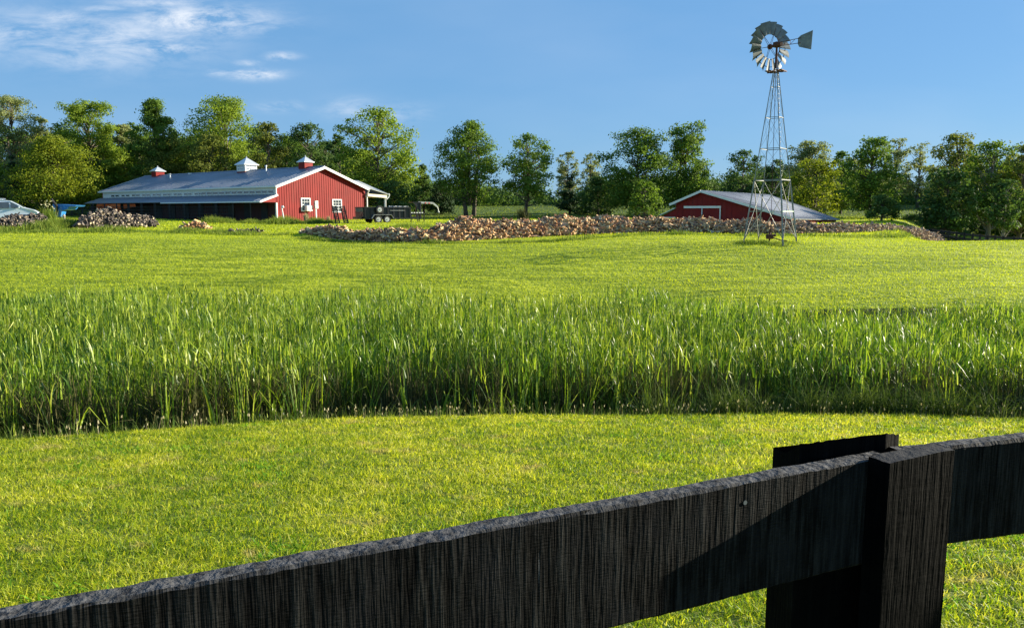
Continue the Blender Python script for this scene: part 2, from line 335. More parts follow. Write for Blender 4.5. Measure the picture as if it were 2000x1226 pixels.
# ------------------------------------------------------------------ ground
def axis(segs):
    o = []
    for a, b, n, g in segs:
        t = np.linspace(0, 1, n, endpoint=False); o.append(a + (b - a) * t ** g)
    return np.concatenate(o)
gx = axis([(0, 16, 64, 1), (16, 90, 70, 1.3), (90, 3000, 30, 3)]); gx = np.concatenate([-gx[:0:-1], gx])
gy = np.concatenate([-axis([(0, 60, 14, 2)])[:0:-1], axis([(0, 18, 110, 1), (18, 34, 90, 1), (34, 60, 60, 1), (60, 180, 60, 1.2), (180, 3200, 26, 3)])])
X, Y = np.meshgrid(gx, gy); Z = height(X, Y)
nx, ny = len(gx), len(gy); idx = np.arange(nx * ny).reshape(ny, nx)
Fq = np.stack([idx[:-1, :-1], idx[:-1, 1:], idx[1:, 1:], idx[1:, :-1]], -1).reshape(-1, 4)
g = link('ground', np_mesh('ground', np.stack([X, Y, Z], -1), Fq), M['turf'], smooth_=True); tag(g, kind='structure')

# ------------------------------------------------------------------ blades (strips), vectorised
def strips(base, h, w, lean, ldir, K=3, droop=None, fold=None, tipw=.12, twist=None):
    """base Nx3, h/w/lean N, ldir angle N -> verts, quads"""
    N = len(base); t = np.linspace(0, 1, K + 1)[None, :]
    h = h[:, None]; ln = lean[:, None]
    hor = ln * h * t ** 2; ver = h * t * (1 - .45 * np.minimum(ln, 1.2) * t * t)
    if fold is not None:
        ft, fs = fold[0][:, None], fold[1][:, None]; k = np.maximum(t - ft, 0); ver = ver - h * k * fs * 1.5; hor = hor + h * k * np.abs(fs) * .55
    dx = np.cos(ldir)[:, None]; dy = np.sin(ldir)[:, None]
    C = np.stack([base[:, 0:1] + dx * hor, base[:, 1:2] + dy * hor, base[:, 2:3] + ver], -1)
    sa = rng.uniform(0, 2 * np.pi, N)[:, None] + (0 if twist is None else twist[:, None] * t); S = np.stack([np.cos(sa), np.sin(sa), np.zeros_like(sa)], -1)
    ww = (w[:, None] * np.maximum(1 - t ** 2.2, tipw) * .5)[..., None]
    V = np.stack([C - S * ww, C + S * ww], 2).reshape(N, (K + 1) * 2, 3)
    b = (np.arange(N) * (K + 1) * 2)[:, None, None]; q_ = np.array([[2 * i, 2 * i + 1, 2 * i + 3, 2 * i + 2] for i in range(K)])[None]
    return V.reshape(-1, 3), (b + q_).reshape(-1, 4)
def blades(name, x, y, h, w, lean, mat, K=2, dz=-.01, fold=None, **tagkw):
    z = height(x, y) + dz; V, Q = strips(np.stack([x, y, z], -1), h, w, lean, rng.uniform(0, 2 * np.pi, len(x)), K, fold=fold)
    return V, Q
def join_strips(name, parts, mats):
    Vs, Qs, Ms, n = [], [], [], 0
    for V, Q, m in parts: Vs.append(V); Qs.append(Q + n); Ms.append(np.full(len(Q), m)); n += len(V)
    return link(name, np_mesh(name, np.concatenate(Vs), np.concatenate(Qs), np.concatenate(Ms)), mats)

# near lawn
N = 400000
u = rng.random(N); yb = 1.9 + (12.6 - 1.9) * u ** 1.25; xb = (rng.random(N) * 2 - 1) * (.74 * yb + 1.1); ok = yb < edge(xb) + .15; xb, yb = xb[ok], yb[ok]
cl = np.sin(xb * 5.1 + np.sin(yb * 3.7) * 2) * np.sin(yb * 6.3 + np.sin(xb * 4.1) * 2)
hh = (.034 + .016 * cl + rng.random(len(xb)) * .036) * (1 + .02 * yb)
p1 = blades('g', xb, yb, hh, (.0038 + .0005 * yb) * rng.uniform(.6, 1.7, len(xb)), rng.uniform(.2, 1.3, len(xb)), None)
# broad-leaved weeds in clumps
cx = rng.uniform(-9, 9, 70); cyy = rng.uniform(2.2, 11, 70); nb = 60
xb = (cx[:, None] + rng.normal(0, .13, (70, nb))).ravel(); yb = (cyy[:, None] + rng.normal(0, .13, (70, nb))).ravel(); ok = yb < edge(xb); xb, yb = xb[ok], yb[ok]
p2 = blades('w', xb, yb, rng.uniform(.05, .085, len(xb)), rng.uniform(.012, .022, len(xb)), rng.uniform(.4, 1.4, len(xb)), None, K=3)
# ragged fringe of uncut stems along the brow of the bank
N = 2600; xb = rng.uniform(-10, 11, N); yb = edge(xb) + rng.uniform(-.02, .5, N)
p3 = blades('f', xb, yb, rng.uniform(.06, .22, N) * rng.uniform(.5, 1.0, N), rng.uniform(.006, .012, N), rng.uniform(0, .5, N), None, K=3)
N = 420; xs = rng.uniform(-10, 11, N); ys = edge(xs) + rng.uniform(0, .4, N); hs_ = rng.uniform(.10, .26, N)
p4 = blades('f', xs, ys, hs_, np.full(N, .005), rng.uniform(0, .25, N), None, K=2)
z = height(xs, ys) + hs_ * .9; p5 = strips(np.stack([xs, ys, z], -1), np.full(N, .04), np.full(N, .022), np.full(N, .2), rng.uniform(0, 6, N), 2, tipw=.4)
lawn = join_strips('lawn_grass', [(*p1, 0), (*p2, 1), (*p3, 2), (*p4, 3), (*p5, 3)], [M['blade'], M['clover'], M['weed'], M['seed']])
tag(lawn, 'sunlit yellow-green mown lawn grass between the black fence and the cattails', 'grass', kind='stuff')

# cut field beyond the cattails
N = 400000; u = rng.random(N); yb = 24.2 + 25 * u ** 1.1; xb = (rng.random(N) * 2 - 1) * (.74 * yb + 2)
p1 = blades('g', xb, yb, rng.uniform(.03, .10, N), rng.uniform(.018, .034, N), rng.uniform(.2, 1.2, N), None, K=1)
N = 130000; yb = 46 + 60 * rng.random(N) ** 1.4; xb = (rng.random(N) * 2 - 1) * (.74 * yb + 2)
p2 = blades('g', xb, yb, rng.uniform(.06, .2, N), rng.uniform(.04, .08, N), rng.uniform(.2, 1.2, N), None, K=1)
N = 90000; yb = 96 + 75 * rng.random(N) ** 1.2; xb = (rng.random(N) * 2 - 1) * (.74 * yb + 2)
p3 = blades('g', xb, yb, rng.uniform(.08, .3, N), rng.uniform(.06, .14, N), rng.uniform(.2, 1.2, N), None, K=1)  # darker weed colour carries the painted tree shade over the far slope
fg = join_strips('field_grass', [(*p1, 0), (*p2, 0), (*p3, 1)], [M['fblade'], M['weed']])
tag(fg, 'bright yellow-green mown hay field rising from the cattails to the barns', 'grass', kind='stuff')

# ------------------------------------------------------------------ cattails
def cattail_area(N):
    x = rng.uniform(-21, 22, N); yf = edge(x) + 1.15 + .25 * np.sin(x * 1.7) + .2 * np.sin(x * 4.1)
    back = 22.3 - .05 * np.abs(x) + .5 * np.sin(x * .7) - 1.7 * smooth((x - 2) / 8)
    y = yf + (back - yf) * rng.random(N) ** 1.25
    return x, y, (y - yf)
NP = 16000; xp, yp, dep = cattail_area(NP); zp = height(xp, yp)
cl = .5 + .5 * np.sin(xp * .8 + np.sin(yp * .7)) * np.sin(yp * 1.1 + xp * .3)
keep = (rng.random(NP) < .07 + .45 * cl ** 2) | (dep > 1.1); xp, yp, zp, dep = xp[keep], yp[keep], zp[keep], dep[keep]
per = 6; n_ = len(xp)
top_z = np.interp(xp, [-20, -7, 0, 7, 20], [-2.0, -2.1, -2.25, -2.4, -2.5]) - .25 * np.exp(-dep / .8) + .12 * np.sin(xp * .9 + yp * .5) + .10 * np.sin(yp * 1.4 - xp)
Hc = np.clip(top_z - zp, 1.2, 3.1)
X_ = np.repeat(xp, per) + rng.normal(0, .035, n_ * per); Y_ = np.repeat(yp, per) + rng.normal(0, .035, n_ * per); Z_ = np.repeat(zp, per) - .02
H_ = np.repeat(Hc, per) * rng.uniform(.6, 1.14, n_ * per)
ln = np.abs(rng.normal(.12, .2, n_ * per)); fd = rng.random(n_ * per) < .45
ft = np.where(fd, rng.uniform(.62, .92, n_ * per), 2.); fs = rng.uniform(.9, 1.9, n_ * per)
pa = np.repeat(rng.uniform(0, 6.28, n_), per) + rng.normal(0, .9, n_ * per) + .0
c1 = strips(np.stack([X_, Y_, Z_], -1), H_, rng.uniform(.014, .030, n_ * per), ln, pa, 8, fold=(ft, fs), tipw=.06, twist=rng.normal(0, 2.6, n_ * per))
ND = 16000; x, y, dep = cattail_area(ND); z = height(x, y)
c2 = strips(np.stack([x, y, z - .02], -1), rng.uniform(.4, 1.45, ND), rng.uniform(.012, .028, ND), rng.uniform(.1, .8, ND), rng.uniform(0, 6.28, ND), 4, fold=(rng.uniform(.3, .8, ND), rng.uniform(.3, 1.5, ND)))
NB_ = 24000; x = rng.uniform(-21, 22, NB_); y = edge(x) + 1.15 + .25 * np.sin(x * 1.7) + .2 * np.sin(x * 4.1) + rng.uniform(.45, 1.9, NB_); z = height(x, y)
c3 = strips(np.stack([x, y, z - .02], -1), rng.uniform(.9, 1.75, NB_), rng.uniform(.014, .034, NB_), rng.uniform(.02, .3, NB_), rng.uniform(0, 6.28, NB_), 4, tipw=.3)  # dark stalks massed behind the front row, standing in for shade inside the bed
NT_ = 46000; ii_ = rng.integers(0, n_, NT_); hb = Hc[ii_] * rng.uniform(.62, .93, NT_)
c4 = strips(np.stack([xp[ii_] + rng.normal(0, .12, NT_), yp[ii_] + rng.normal(0, .12, NT_), zp[ii_] + hb], -1), rng.uniform(.25, .62, NT_), rng.uniform(.013, .027, NT_), np.abs(rng.normal(.36, .34, NT_)), rng.uniform(0, 6.28, NT_), 4, fold=(rng.uniform(.3, 1.2, NT_), rng.uniform(.5, 2., NT_)), tipw=.08, twist=rng.normal(0, 1.5, NT_))
cat = join_strips('cattails', [(*c1, 0), (*c2, 1), (*c3, 1), (*c4, 0)], [M['cattail'], M['dead_shade_reed']])
tag(cat, 'dense band of tall green cattails standing in the wet hollow below the lawn', 'cattails', kind='stuff')
# low weeds against the foot of the cattails, fuller on the right
N = 26000; x = rng.uniform(-12, 13, N); bx = rng.uniform(2.2, 12, 26); w_ = rng.integers(0, 26, N); m_ = rng.random(N) < .6
x = np.where(m_, bx[w_] + rng.normal(0, .35, N), x); y = edge(x) + rng.uniform(.35, 1.5, N) + np.where(m_, rng.normal(0, .1, N), 0)
hh = np.where(m_, rng.uniform(.3, 1.0, N) * np.exp(-((x - bx[w_]) / .5) ** 2), rng.uniform(.12, .45, N))
cwd = join_strips('bank_weeds', [(*blades('w', x, y, np.maximum(hh, .1), rng.uniform(.008, .018, N), rng.uniform(.1, .9, N), None, K=3), 0)], [leafmat('bank_weed_leaf', (.02, .05, .012), (.05, .09, .018), (.11, .15, .03), .3, 1.2, scale=1.)])
tag(cwd, 'low tangled green weeds along the foot of the cattails', 'weeds', kind='stuff')

# ------------------------------------------------------------------ black board fence in front
def rail(name, p0, dirv, L0, L1, zt, H, T, mat, parent, seed):
    """board along dirv from L0 to L1, its front top edge through p0; object X runs along it"""
    rr = random.Random(seed); n = int((L1 - L0) / .012); V = []; Fs = []
    def jit(s): return rr.uniform(-s, s)
    wob = [0, 0, 0, 0]
    for i in range(n + 1):
        x = L0 + (L1 - L0) * i / n
        for k in range(4): wob[k] = wob[k] * .85 + jit(.0007)
        b = .002 + .0016 * max(0, math.sin(i * .11) * math.sin(i * .037 + 1)) + abs(jit(.0012))
        V += [(x, b + wob[1] * .6, wob[0] + jit(.0004)), (x, jit(.0004), -b - abs(jit(.0012))), (x, jit(.0002), -H + b), (x, b, -H + wob[3]), (x, T - b, -H + wob[3]), (x, T, -H + b), (x, T, -b), (x, T - b + wob[2], wob[0] + jit(.0004))]
    for i in range(n):
        for k in range(8): a = i * 8 + k; c = i * 8 + (k + 1) % 8; Fs.append((a, c, c + 8, a + 8))
    Fs += [tuple(range(7, -1, -1)), tuple(range(n * 8, n * 8 + 8))]
    me = bpy.data.meshes.new(name); me.from_pydata(V, [], [f[::-1] for f in Fs]); me.materials.append(mat)
    o = bpy.data.objects.new(name, me); COL.objects.link(o); o.parent = parent
    o.location = (p0[0], p0[1], zt); o.rotation_euler = (0, 0, math.atan2(dirv[1], dirv[0]))
    return o
ZT = -.331; d1 = Vector((math.sin(R(65.4)), math.cos(R(65.4)), 0)); n1 = Vector((d1.y, -d1.x, 0))      # n1 points toward the camera side
B0 = Vector((.476, 1.0, ZT))
fence = empty('board_fence', (0, 0, 0), 0, 'black stained rough-sawn board fence close in front of the lawn', 'fence')
for k, zt in enumerate((ZT, ZT - .36, ZT - .72)):
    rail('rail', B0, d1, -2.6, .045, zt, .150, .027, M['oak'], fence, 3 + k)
d2 = Vector((math.sin(R(73.6)), math.cos(R(73.6)), 0)); C0r = Vector((.541, 1.0315, ZT))
for k, zt in enumerate((ZT + .001, ZT - .36, ZT - .72)):
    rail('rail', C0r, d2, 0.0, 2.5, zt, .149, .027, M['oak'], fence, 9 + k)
def post_mesh(name, prof, z0, z1, loc, ang, mat, seed, slope=0):
    rr = random.Random(seed); nz = 60; V = []; Fs = []; m = len(prof)
    for i in range(nz + 1):
        for (x, y) in prof: V.append((x + rr.uniform(-.0001, .0001), y + rr.uniform(-.0001, .0001), z0 + (z1 - z0) * i / nz + (slope * x + rr.uniform(-.0011, .0011) if i == nz else 0)))
    for i in range(nz):
        for k in range(m): a = i * m + k; b_ = i * m + (k + 1) % m; Fs.append((a, b_, b_ + m, a + m))
    Fs += [tuple(range(m - 1, -1, -1)), tuple(range(nz * m, nz * m + m))]
    me = bpy.data.meshes.new(name); me.from_pydata(V, [], Fs); me.materials.append(mat)
    o = bpy.data.objects.new(name, me); COL.objects.link(o); o.parent = fence; o.location = loc; o.rotation_euler = (0, 0, ang); return o
def dens(pts, s=.009):
    o = []
    for i, p in enumerate(pts):
        q_ = pts[(i + 1) % len(pts)]; n = max(1, int(math.hypot(q_[0] - p[0], q_[1] - p[1]) / s)); o += [(p[0] + (q_[0] - p[0]) * k / n, p[1] + (q_[1] - p[1]) * k / n) for k in range(n)]
    return o
ang1 = math.atan2(d1.y, d1.x); gz = hz(.5, 1.0) - .1
# face board covering the rail ends (front face .027 before the rails)
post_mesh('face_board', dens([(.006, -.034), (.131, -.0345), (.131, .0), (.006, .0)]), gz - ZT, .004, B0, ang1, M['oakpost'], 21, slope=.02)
# the post behind the rails with a waney front corner
def along(px, off):
    rr = ray(px, 880)[0]; o = B0 - n1 * off; return (rr * o.y - o.x) / (d1.x - rr * d1.y)
pa_, pb_, pc_ = along(1573, .028), along(1721, .028), along(1741, .040)
zpt = ray(1715, 846)[1] * (B0 + d1 * pb_ - n1 * .028).y - ZT
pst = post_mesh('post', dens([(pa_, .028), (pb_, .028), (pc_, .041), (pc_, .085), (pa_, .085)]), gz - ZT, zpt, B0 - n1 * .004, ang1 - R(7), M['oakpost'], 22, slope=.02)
for v in pst.data.vertices:      # the top is cut sloping down toward the lawn
    if v.co.z > zpt - .02: v.co.z -= (v.co.y - .028) * .75
for (x, z) in ((-.205, -.027),):
    nl = MB(); nl.tube([(0, 0, 0), (0, -.0004, 0)], .003, 8); o = nl.build('nail', M['galv_blade'], fence); o.location = B0 + d1 * x + Vector((0, 0, z)); o.rotation_euler = (0, 0, ang1)

# ------------------------------------------------------------------ trees
def rot_basis(nrm):
    a = np.cross(nrm, np.array([.3, .2, .93])); a /= np.linalg.norm(a, axis=1)[:, None] + 1e-9; b = np.cross(nrm, a); return a, b
def leaf_quads(Pc, Nn, size):
    a, b = rot_basis(Nn); th = rng.uniform(0, 6.28, len(Pc))[:, None]; a2 = a * np.cos(th) + b * np.sin(th); b2 = -a * np.sin(th) + b * np.cos(th)
    s = size[:, None] * .5; V = np.stack([Pc - a2 * s * 1.3, Pc - b2 * s * .75, Pc + a2 * s * 1.3, Pc + b2 * s * .75], 1).reshape(-1, 3)
    return V, np.arange(len(V)).reshape(-1, 4)
def tree(px, top, wpx, D, mat, label, cat='tree', base=.28, kind='round', dens_=1.0, leaf=.24, nblob=46, lean=0., name='broadleaf_tree', trunks=1, bark='bark', group='trees behind the farm buildings', shape=None, cb=None):
    a, _ = ray(px, 430); x0 = a * D; z0 = hz(x0, D); zt = ray(px, top)[1] * D; H = zt - z0; Rr = wpx / 2 / F * D * 1.1
    root = empty(name, (x0, D, z0), 0, label, cat, group)
    zc0 = H * base
    if kind == 'conifer': prof = lambda t: (1 - t) ** .85 * (.9 + .1 * np.sin(t * 25)) + .04
    elif kind == 'tall': prof = lambda t: np.interp(t, [0, .12, .4, .7, .88, 1], [.85, 1, 1, .95, .78, .4])
    elif kind == 'bush': prof = lambda t: np.interp(t, [0, .3, .6, .85, 1], [.95, 1, .85, .5, .1])
    else: prof = lambda t: np.interp(t, [0, .15, .4, .65, .85, 1], [.75, .98, 1, .92, .7, .3])
    if shape: prof = lambda t: np.interp(t, shape[0], shape[1])
    # blobs spread through the crown with a lumpy outline
    # main limbs carry lobes; smaller leaf clumps sit round each lobe, so the outline stays uneven
    nl = max(10, int(nblob / 4)); TL = (np.arange(nl) + rng.random(nl)) / nl; TL = .04 + .92 * TL ** 1.1; aL = np.arange(nl) * 2.4 + rng.uniform(-.5, .5, nl)
    lr = Rr * rng.uniform(.30, .52, nl) * (1.05 - .35 * TL); lrad = np.maximum(prof(TL) * Rr * rng.uniform(.75, 1.12, nl) - lr * .9, 0)
    if kind == 'conifer': lr = Rr * (.05 + .46 * (1 - TL)); lrad = np.maximum(prof(TL) * Rr - lr, 0) * rng.random(nl)
    LC = np.stack([np.cos(aL) * lrad + lean * TL * Rr, np.sin(aL) * lrad * .9, zc0 + TL * (H - zc0)], -1); LC[:, 2] = np.minimum(LC[:, 2], H - lr * .8); LC[-1] = (lean * Rr + rng.normal(0, .1 * Rr), 0, H - lr[-1] * .8)
    nblob = int(nblob * 1.9); li = rng.integers(0, nl, nblob); dvb = rng.normal(0, 1, (nblob, 3)); dvb /= np.linalg.norm(dvb, axis=1)[:, None]
    br = lr[li] * rng.uniform(.28, .55, nblob); C = LC[li] + dvb * (lr[li] * rng.uniform(.35, .95, nblob))[:, None] * np.array([1.05, 1.05, .85]); C[:, 2] = np.clip(C[:, 2], zc0 * .7, H - br * .8)
    T = TL[li]
    if kind != 'conifer':                       # loose clumps that fill between the lobes
        nu = int(nblob * .55); Tu = rng.random(nu) ** 1.15; au = rng.uniform(0, 6.28, nu); bu = Rr * rng.uniform(.14, .26, nu) * (1.05 - .3 * Tu); ru = np.maximum(prof(Tu) * Rr - bu, 0) * rng.random(nu) ** .5
        Cu = np.stack([np.cos(au) * ru + lean * Tu * Rr, np.sin(au) * ru * .9, np.minimum(zc0 + Tu * (H - zc0), H - bu * .8)], -1)
        C = np.concatenate([C, Cu]); br = np.r_[br, bu]; dvb = np.concatenate([dvb, rng.normal(0, .5, (nu, 3))]); T = np.r_[T, Tu]; nblob += nu
    area = br ** 2; area /= area.sum(); A = 3.14 * Rr * (H - zc0) * .5; NL = int(dens_ * 11 * A / (leaf ** 2)); NL = min(NL, 30000)
    bi = rng.choice(nblob, NL, p=area); dv = rng.normal(0, 1, (NL, 3)); dv /= np.linalg.norm(dv, axis=1)[:, None]
    dv[:, 2] = np.where((dv[:, 2] < -.2) & (rng.random(NL) < .6), -dv[:, 2], dv[:, 2])
    rr = br[bi] * np.clip(rng.normal(.86, .26, NL), .1, 1.6)
    Pc = C[bi] + dv * rr[:, None] * np.array([1.15, 1.15, .85 if kind != 'conifer' else .55])
    Nn = dv + (dvb[bi] * .5) + rng.normal(0, .38, (NL, 3)); Nn /= np.linalg.norm(Nn, axis=1)[:, None]
    V, Q = leaf_quads(Pc, Nn, leaf * rng.uniform(.6, 1.35, NL))
    link('crown', np_mesh('crown', V, Q), M[mat], root)
    tr = MB(); r0 = max(.12, .022 * H)
    for k in range(trunks):
        ox = (k - (trunks - 1) / 2) * r0 * 3.6; tx = C[:, 0].mean() + ox * 2.5
        pts = [(ox, 0, -.3)] + [(ox + (tx - ox) * s + rng.normal(0, .05 * Rr * s), rng.normal(0, .04 * Rr), H * s * .82) for s in (.15, .3, .5, .7, .95)]
        tr.tube(pts, [r0 * q_ for q_ in (1.25, 1.0, .85, .62, .4, .12)], 7)
    for i in range(nblob):
        if rng.random() < .45:
            zs = max(.12 * H, C[i, 2] - rng.uniform(.15, .4) * H * .6); p0 = Vector((C[:, 0].mean() * zs / H * .8, 0, zs)); p1 = Vector(C[i]); mid = (p0 + p1) / 2 + Vector((0, 0, -.05 * H * .3)) + Vector(rng.normal(0, .03 * Rr, 3))
            tr.tube([p0, mid, p1], [r0 * .30, r0 * .16, r0 * .04], 5, cap=False)
    tr.build('trunk', M[bark], root, sm=True)
    return root
TR = [
 # px, top, width, D, material, label, options
 (36, 190, 128, 120, 'fol_pale', 'grey-green feathery tall tree, leftmost in the tree line', dict(kind='tall', base=.12, nblob=70, leaf=.2, dens_=.8)),
 (32, 282, 62, 105, 'fol_conifer', 'dark cedar half hidden behind the yellow-green tree on the left', dict(kind='conifer', base=.05, name='cedar_tree')),
 (95, 228, 66, 124, 'fol_pale', 'low pale tree filling the dip between the leftmost two tall trees', dict(kind='tall', base=.1)),
 (182, 197, 124, 122, 'fol_bright', 'tall leafy tree with a flat-topped crown behind the yellow-green tree', dict(kind='tall', base=.1, nblob=70, shape=([0, .2, .6, .85, 1], [.6, .9, 1, .95, .6]))),
 (250, 244, 60, 128, 'fol_pale', 'narrow pale green tree beside the flat-topped tall tree', dict(kind='tall', base=.1)),
 (312, 194, 118, 121, 'fol_green', 'peaked tall tree behind the far end of the long red barn', dict(kind='tall', base=.1, nblob=60, shape=([0, .2, .5, .72, .86, 1], [.7, 1, .95, .7, .4, .22]))),
 (238, 288, 90, 125, 'fol_bright', 'small light green tree just left of the barn roof end', dict(base=.06)),
 (330, 266, 128, 121, 'fol_olive', 'brownish olive tree close behind the small red cupola', dict(base=.08, nblob=60)),
 (446, 190, 160, 122, 'fol_bright', 'broad tall tree with an open ragged top behind the white cupola', dict(kind='tall', base=.1, nblob=76, dens_=.85, shape=([0, .2, .5, .8, 1], [.7, .95, 1, .85, .4]))),
 (415, 262, 110, 115, 'fol_olive', 'dull green tree below the broad ragged tree, left of the white cupola', dict(base=.08, nblob=56)),
 (530, 240, 92, 117, 'fol_olive', 'olive rounded tree directly right of the white cupola', dict(base=.08, nblob=54)),
 (606, 240, 106, 119, 'fol_dark', 'dark sparse tree rising behind the red cupola nearest the gable', dict(base=.08, nblob=60, dens_=.75)),
 (740, 213, 156, 108, 'fol_bright', 'large bright green rounded tree behind the porch of the long red barn', dict(base=.14, nblob=84, dens_=.9, leaf=.25, shape=([0, .15, .45, .75, .92, 1], [.6, .9, 1, .95, .7, .4]))),
 (668, 262, 52, 112, 'fol_dark', 'dark narrow tree touching the left side of the large bright tree', dict(kind='tall', base=.1)),
 (828, 322, 62, 114, 'fol_dark', 'small dark narrow-topped tree right of the large bright tree', dict(kind='tall', base=.05, dens_=.8, shape=([0, .3, .6, .85, 1], [1, .9, .6, .35, .15]))),
 (770, 352, 90, 104, 'fol_dark', 'low dark bushy tree behind the trailer and porch', dict(base=.04, kind='bush')),
 (862, 352, 56, 110, 'fol_conifer', 'low dark rounded cedar above the trailer hitch', dict(base=.04, kind='bush', name='cedar_tree')),
 (918, 237, 142, 104, 'fol_green', 'big dark green tree with twin trunks behind the highest part of the woodpile', dict(base=.2, nblob=80, dens_=.85, leaf=.22, trunks=2, shape=([0, .15, .4, .7, .9, 1], [.7, .95, 1, .7, .42, .2]))),
 (1027, 262, 106, 103, 'fol_green', 'green tree with one thin dark bare trunk behind the woodpile', dict(base=.24, nblob=64, dens_=.8, leaf=.22, lean=.1)),
 (1108, 296, 52, 150, 'fol_pale', 'pale yellow-green distant tree in the gap between the two tree pairs', dict(kind='tall', base=.1, dens_=.7)),
 (1152, 300, 50, 148, 'fol_pale', 'pale distant tree peeping over the dark cedar clump', dict(kind='tall', base=.1, dens_=.7)),
 (1112, 326, 74, 112, 'fol_conifer', 'dark spreading cedar in the middle gap, left of the tall pair', dict(kind='conifer', base=.04, name='cedar_tree', dens_=.9)),
 (1168, 345, 90, 108, 'fol_dark', 'low dark bushy tree at the foot of the tall central tree', dict(base=.06, kind='bush')),
 (1241, 250, 138, 104, 'fol_green', 'tall rounded tree with yellow-lit right side, left of the pair by the small barn', dict(base=.1, nblob=84, dens_=.95, leaf=.23)),
 (1258, 350, 74, 98, 'fol_green', 'low light green sapling clump in front of the tall rounded tree', dict(base=.1, kind='bush', dens_=.5)),
 (1336, 236, 112, 106, 'fol_green', 'tallest tree just behind the peak of the small red barn', dict(base=.1, nblob=80, dens_=.9, shape=([0, .2, .4, .7, .9, 1], [1, 1.05, .95, .75, .65, .3]))),
 (1448, 293, 88, 108, 'fol_dark', 'dark lacy tree directly behind the left legs of the windmill', dict(base=.06, nblob=60, dens_=.65)),
 (1512, 312, 60, 112, 'fol_dark', 'dark small tree seen through the windmill tower', dict(base=.06)),
 (1574, 276, 104, 118, 'fol_pale', 'pale green tree top rising just right of the windmill tower', dict(kind='tall', base=.1, nblob=60)),
 (1590, 310, 118, 100, 'fol_yellow', 'yellow-green tree with visible limbs behind the small barn roof', dict(base=.1, nblob=60, dens_=.65)),
 (1640, 296, 62, 112, 'fol_green', 'mid green narrow tree past the end of the small barn roof', dict(base=.08)),
 (1697, 268, 112, 96, 'fol_green', 'tall green tree with lit right edge above the tail of the woodpile', dict(base=.1, nblob=80, dens_=.9, shape=([0, .2, .45, .75, .92, 1], [.8, 1.0, 1, .7, .5, .3]))),
 (1745, 270, 64, 130, 'fol_pale', 'pale airy tree with thin limbs behind the lit-edged tree', dict(kind='tall', base=.2, dens_=.45)),
 (1790, 278, 56, 128, 'fol_pale', 'sparse pale tree standing at the edge of the right-hand wood', dict(kind='tall', base=.2, dens_=.42)),
 (1722, 378, 64, 82, 'fol_dark', 'small dark round tree on a short trunk behind the woodpile tail', dict(base=.14, kind='bush')),
 (1862, 261, 112, 98, 'fol_olive', 'tall tree with a thin open top in the right-hand wood', dict(kind='tall', base=.15, nblob=70, dens_=.65)),
 (1846, 330, 104, 78, 'fol_dark', 'dark full tree at the left front of the right-hand wood', dict(base=.22, nblob=60)),
 (1930, 276, 128, 84, 'fol_green', 'wide green tree in front of the right-hand wood', dict(base=.26, nblob=84, leaf=.22, dens_=.95, bark='bark_pale')),
 (1992, 284, 100, 80, 'fol_olive', 'olive tree cut by the right edge of the view', dict(base=.2, nblob=64)),
 (1962, 350, 76, 70, 'fol_dark', 'dark low-branched tree with a pale straight trunk in the right-hand wood', dict(base=.36, bark='bark_pale', leaf=.2)),
 (2070, 270, 130, 88, 'fol_green', 'green tree just beyond the right edge of the wood', dict(base=.15)),
 (-55, 230, 120, 110, 'fol_green', 'green tree just beyond the left edge of the tree line', dict(base=.1)),
]
TR += [(x_, t_, w_, D_, 'fol_dark', l_, dict(kind='bush', base=.02, nblob=40, leaf=.24)) for x_, t_, w_, D_, l_ in (
 (1845, 405, 90, 92, 'low dark thicket at the left foot of the right-hand wood'), (1915, 400, 100, 96, 'low dark thicket behind the pale trunks of the right-hand wood'), (1985, 398, 110, 93, 'low dark thicket at the right foot of the wood'), (2060, 398, 110, 90, 'dark thicket just past the right edge of the view'), (1780, 418, 50, 100, 'small dark bush left of the right-hand wood'))]
TR += [(x_, t_, w_, 132, m_, l_, dict(kind='tall', base=.03, nblob=60, dens_=.7, leaf=.28)) for x_, t_, w_, m_, l_ in (
 (130, 250, 110, 'fol_green', 'green tree in the back row between the leftmost tall trees'), (212, 262, 110, 'fol_olive', 'olive tree in the back row under the flat-topped tall tree'), (275, 240, 90, 'fol_green', 'green tree in the back row left of the peaked tall tree'),
 (375, 252, 110, 'fol_green', 'green back-row tree between the peaked tree and the broad ragged tree'), (500, 248, 110, 'fol_dark', 'dark back-row tree to the right of the broad ragged tree'), (565, 262, 110, 'fol_green', 'green back-row tree between the white and the nearest red cupola'),
 (640, 275, 100, 'fol_dark', 'dark back-row tree just left of the large bright tree'), (1385, 350, 70, 'fol_dark', 'low dark tree beside the tallest tree behind the small barn'), (1650, 310, 90, 'fol_pale', 'pale back-row tree above the small barn roof end'), (1680, 330, 100, 'fol_dark', 'dark back-row tree left of the tall lit-edged tree'),
 (1895, 300, 130, 'fol_dark', 'dark back-row tree deep in the right-hand wood'), (1975, 310, 130, 'fol_dark', 'dark back-row tree at the right end of the wood'), (8, 240, 120, 'fol_green', 'green back-row tree at the left edge of the view'))]
for (px, tp, w, D, m, lab, kw) in TR: tree(px, tp, w, D, m, lab, **kw)
tree(112, 266, 172, 106, 'fol_yellow', 'spreading yellow-green tree on a thick dark trunk behind the blue tarp', base=.17, nblob=110, leaf=.22, dens_=1.0, shape=([0, .12, .3, .6, .85, 1], [.95, 1.0, 1.0, .8, .45, .2]))
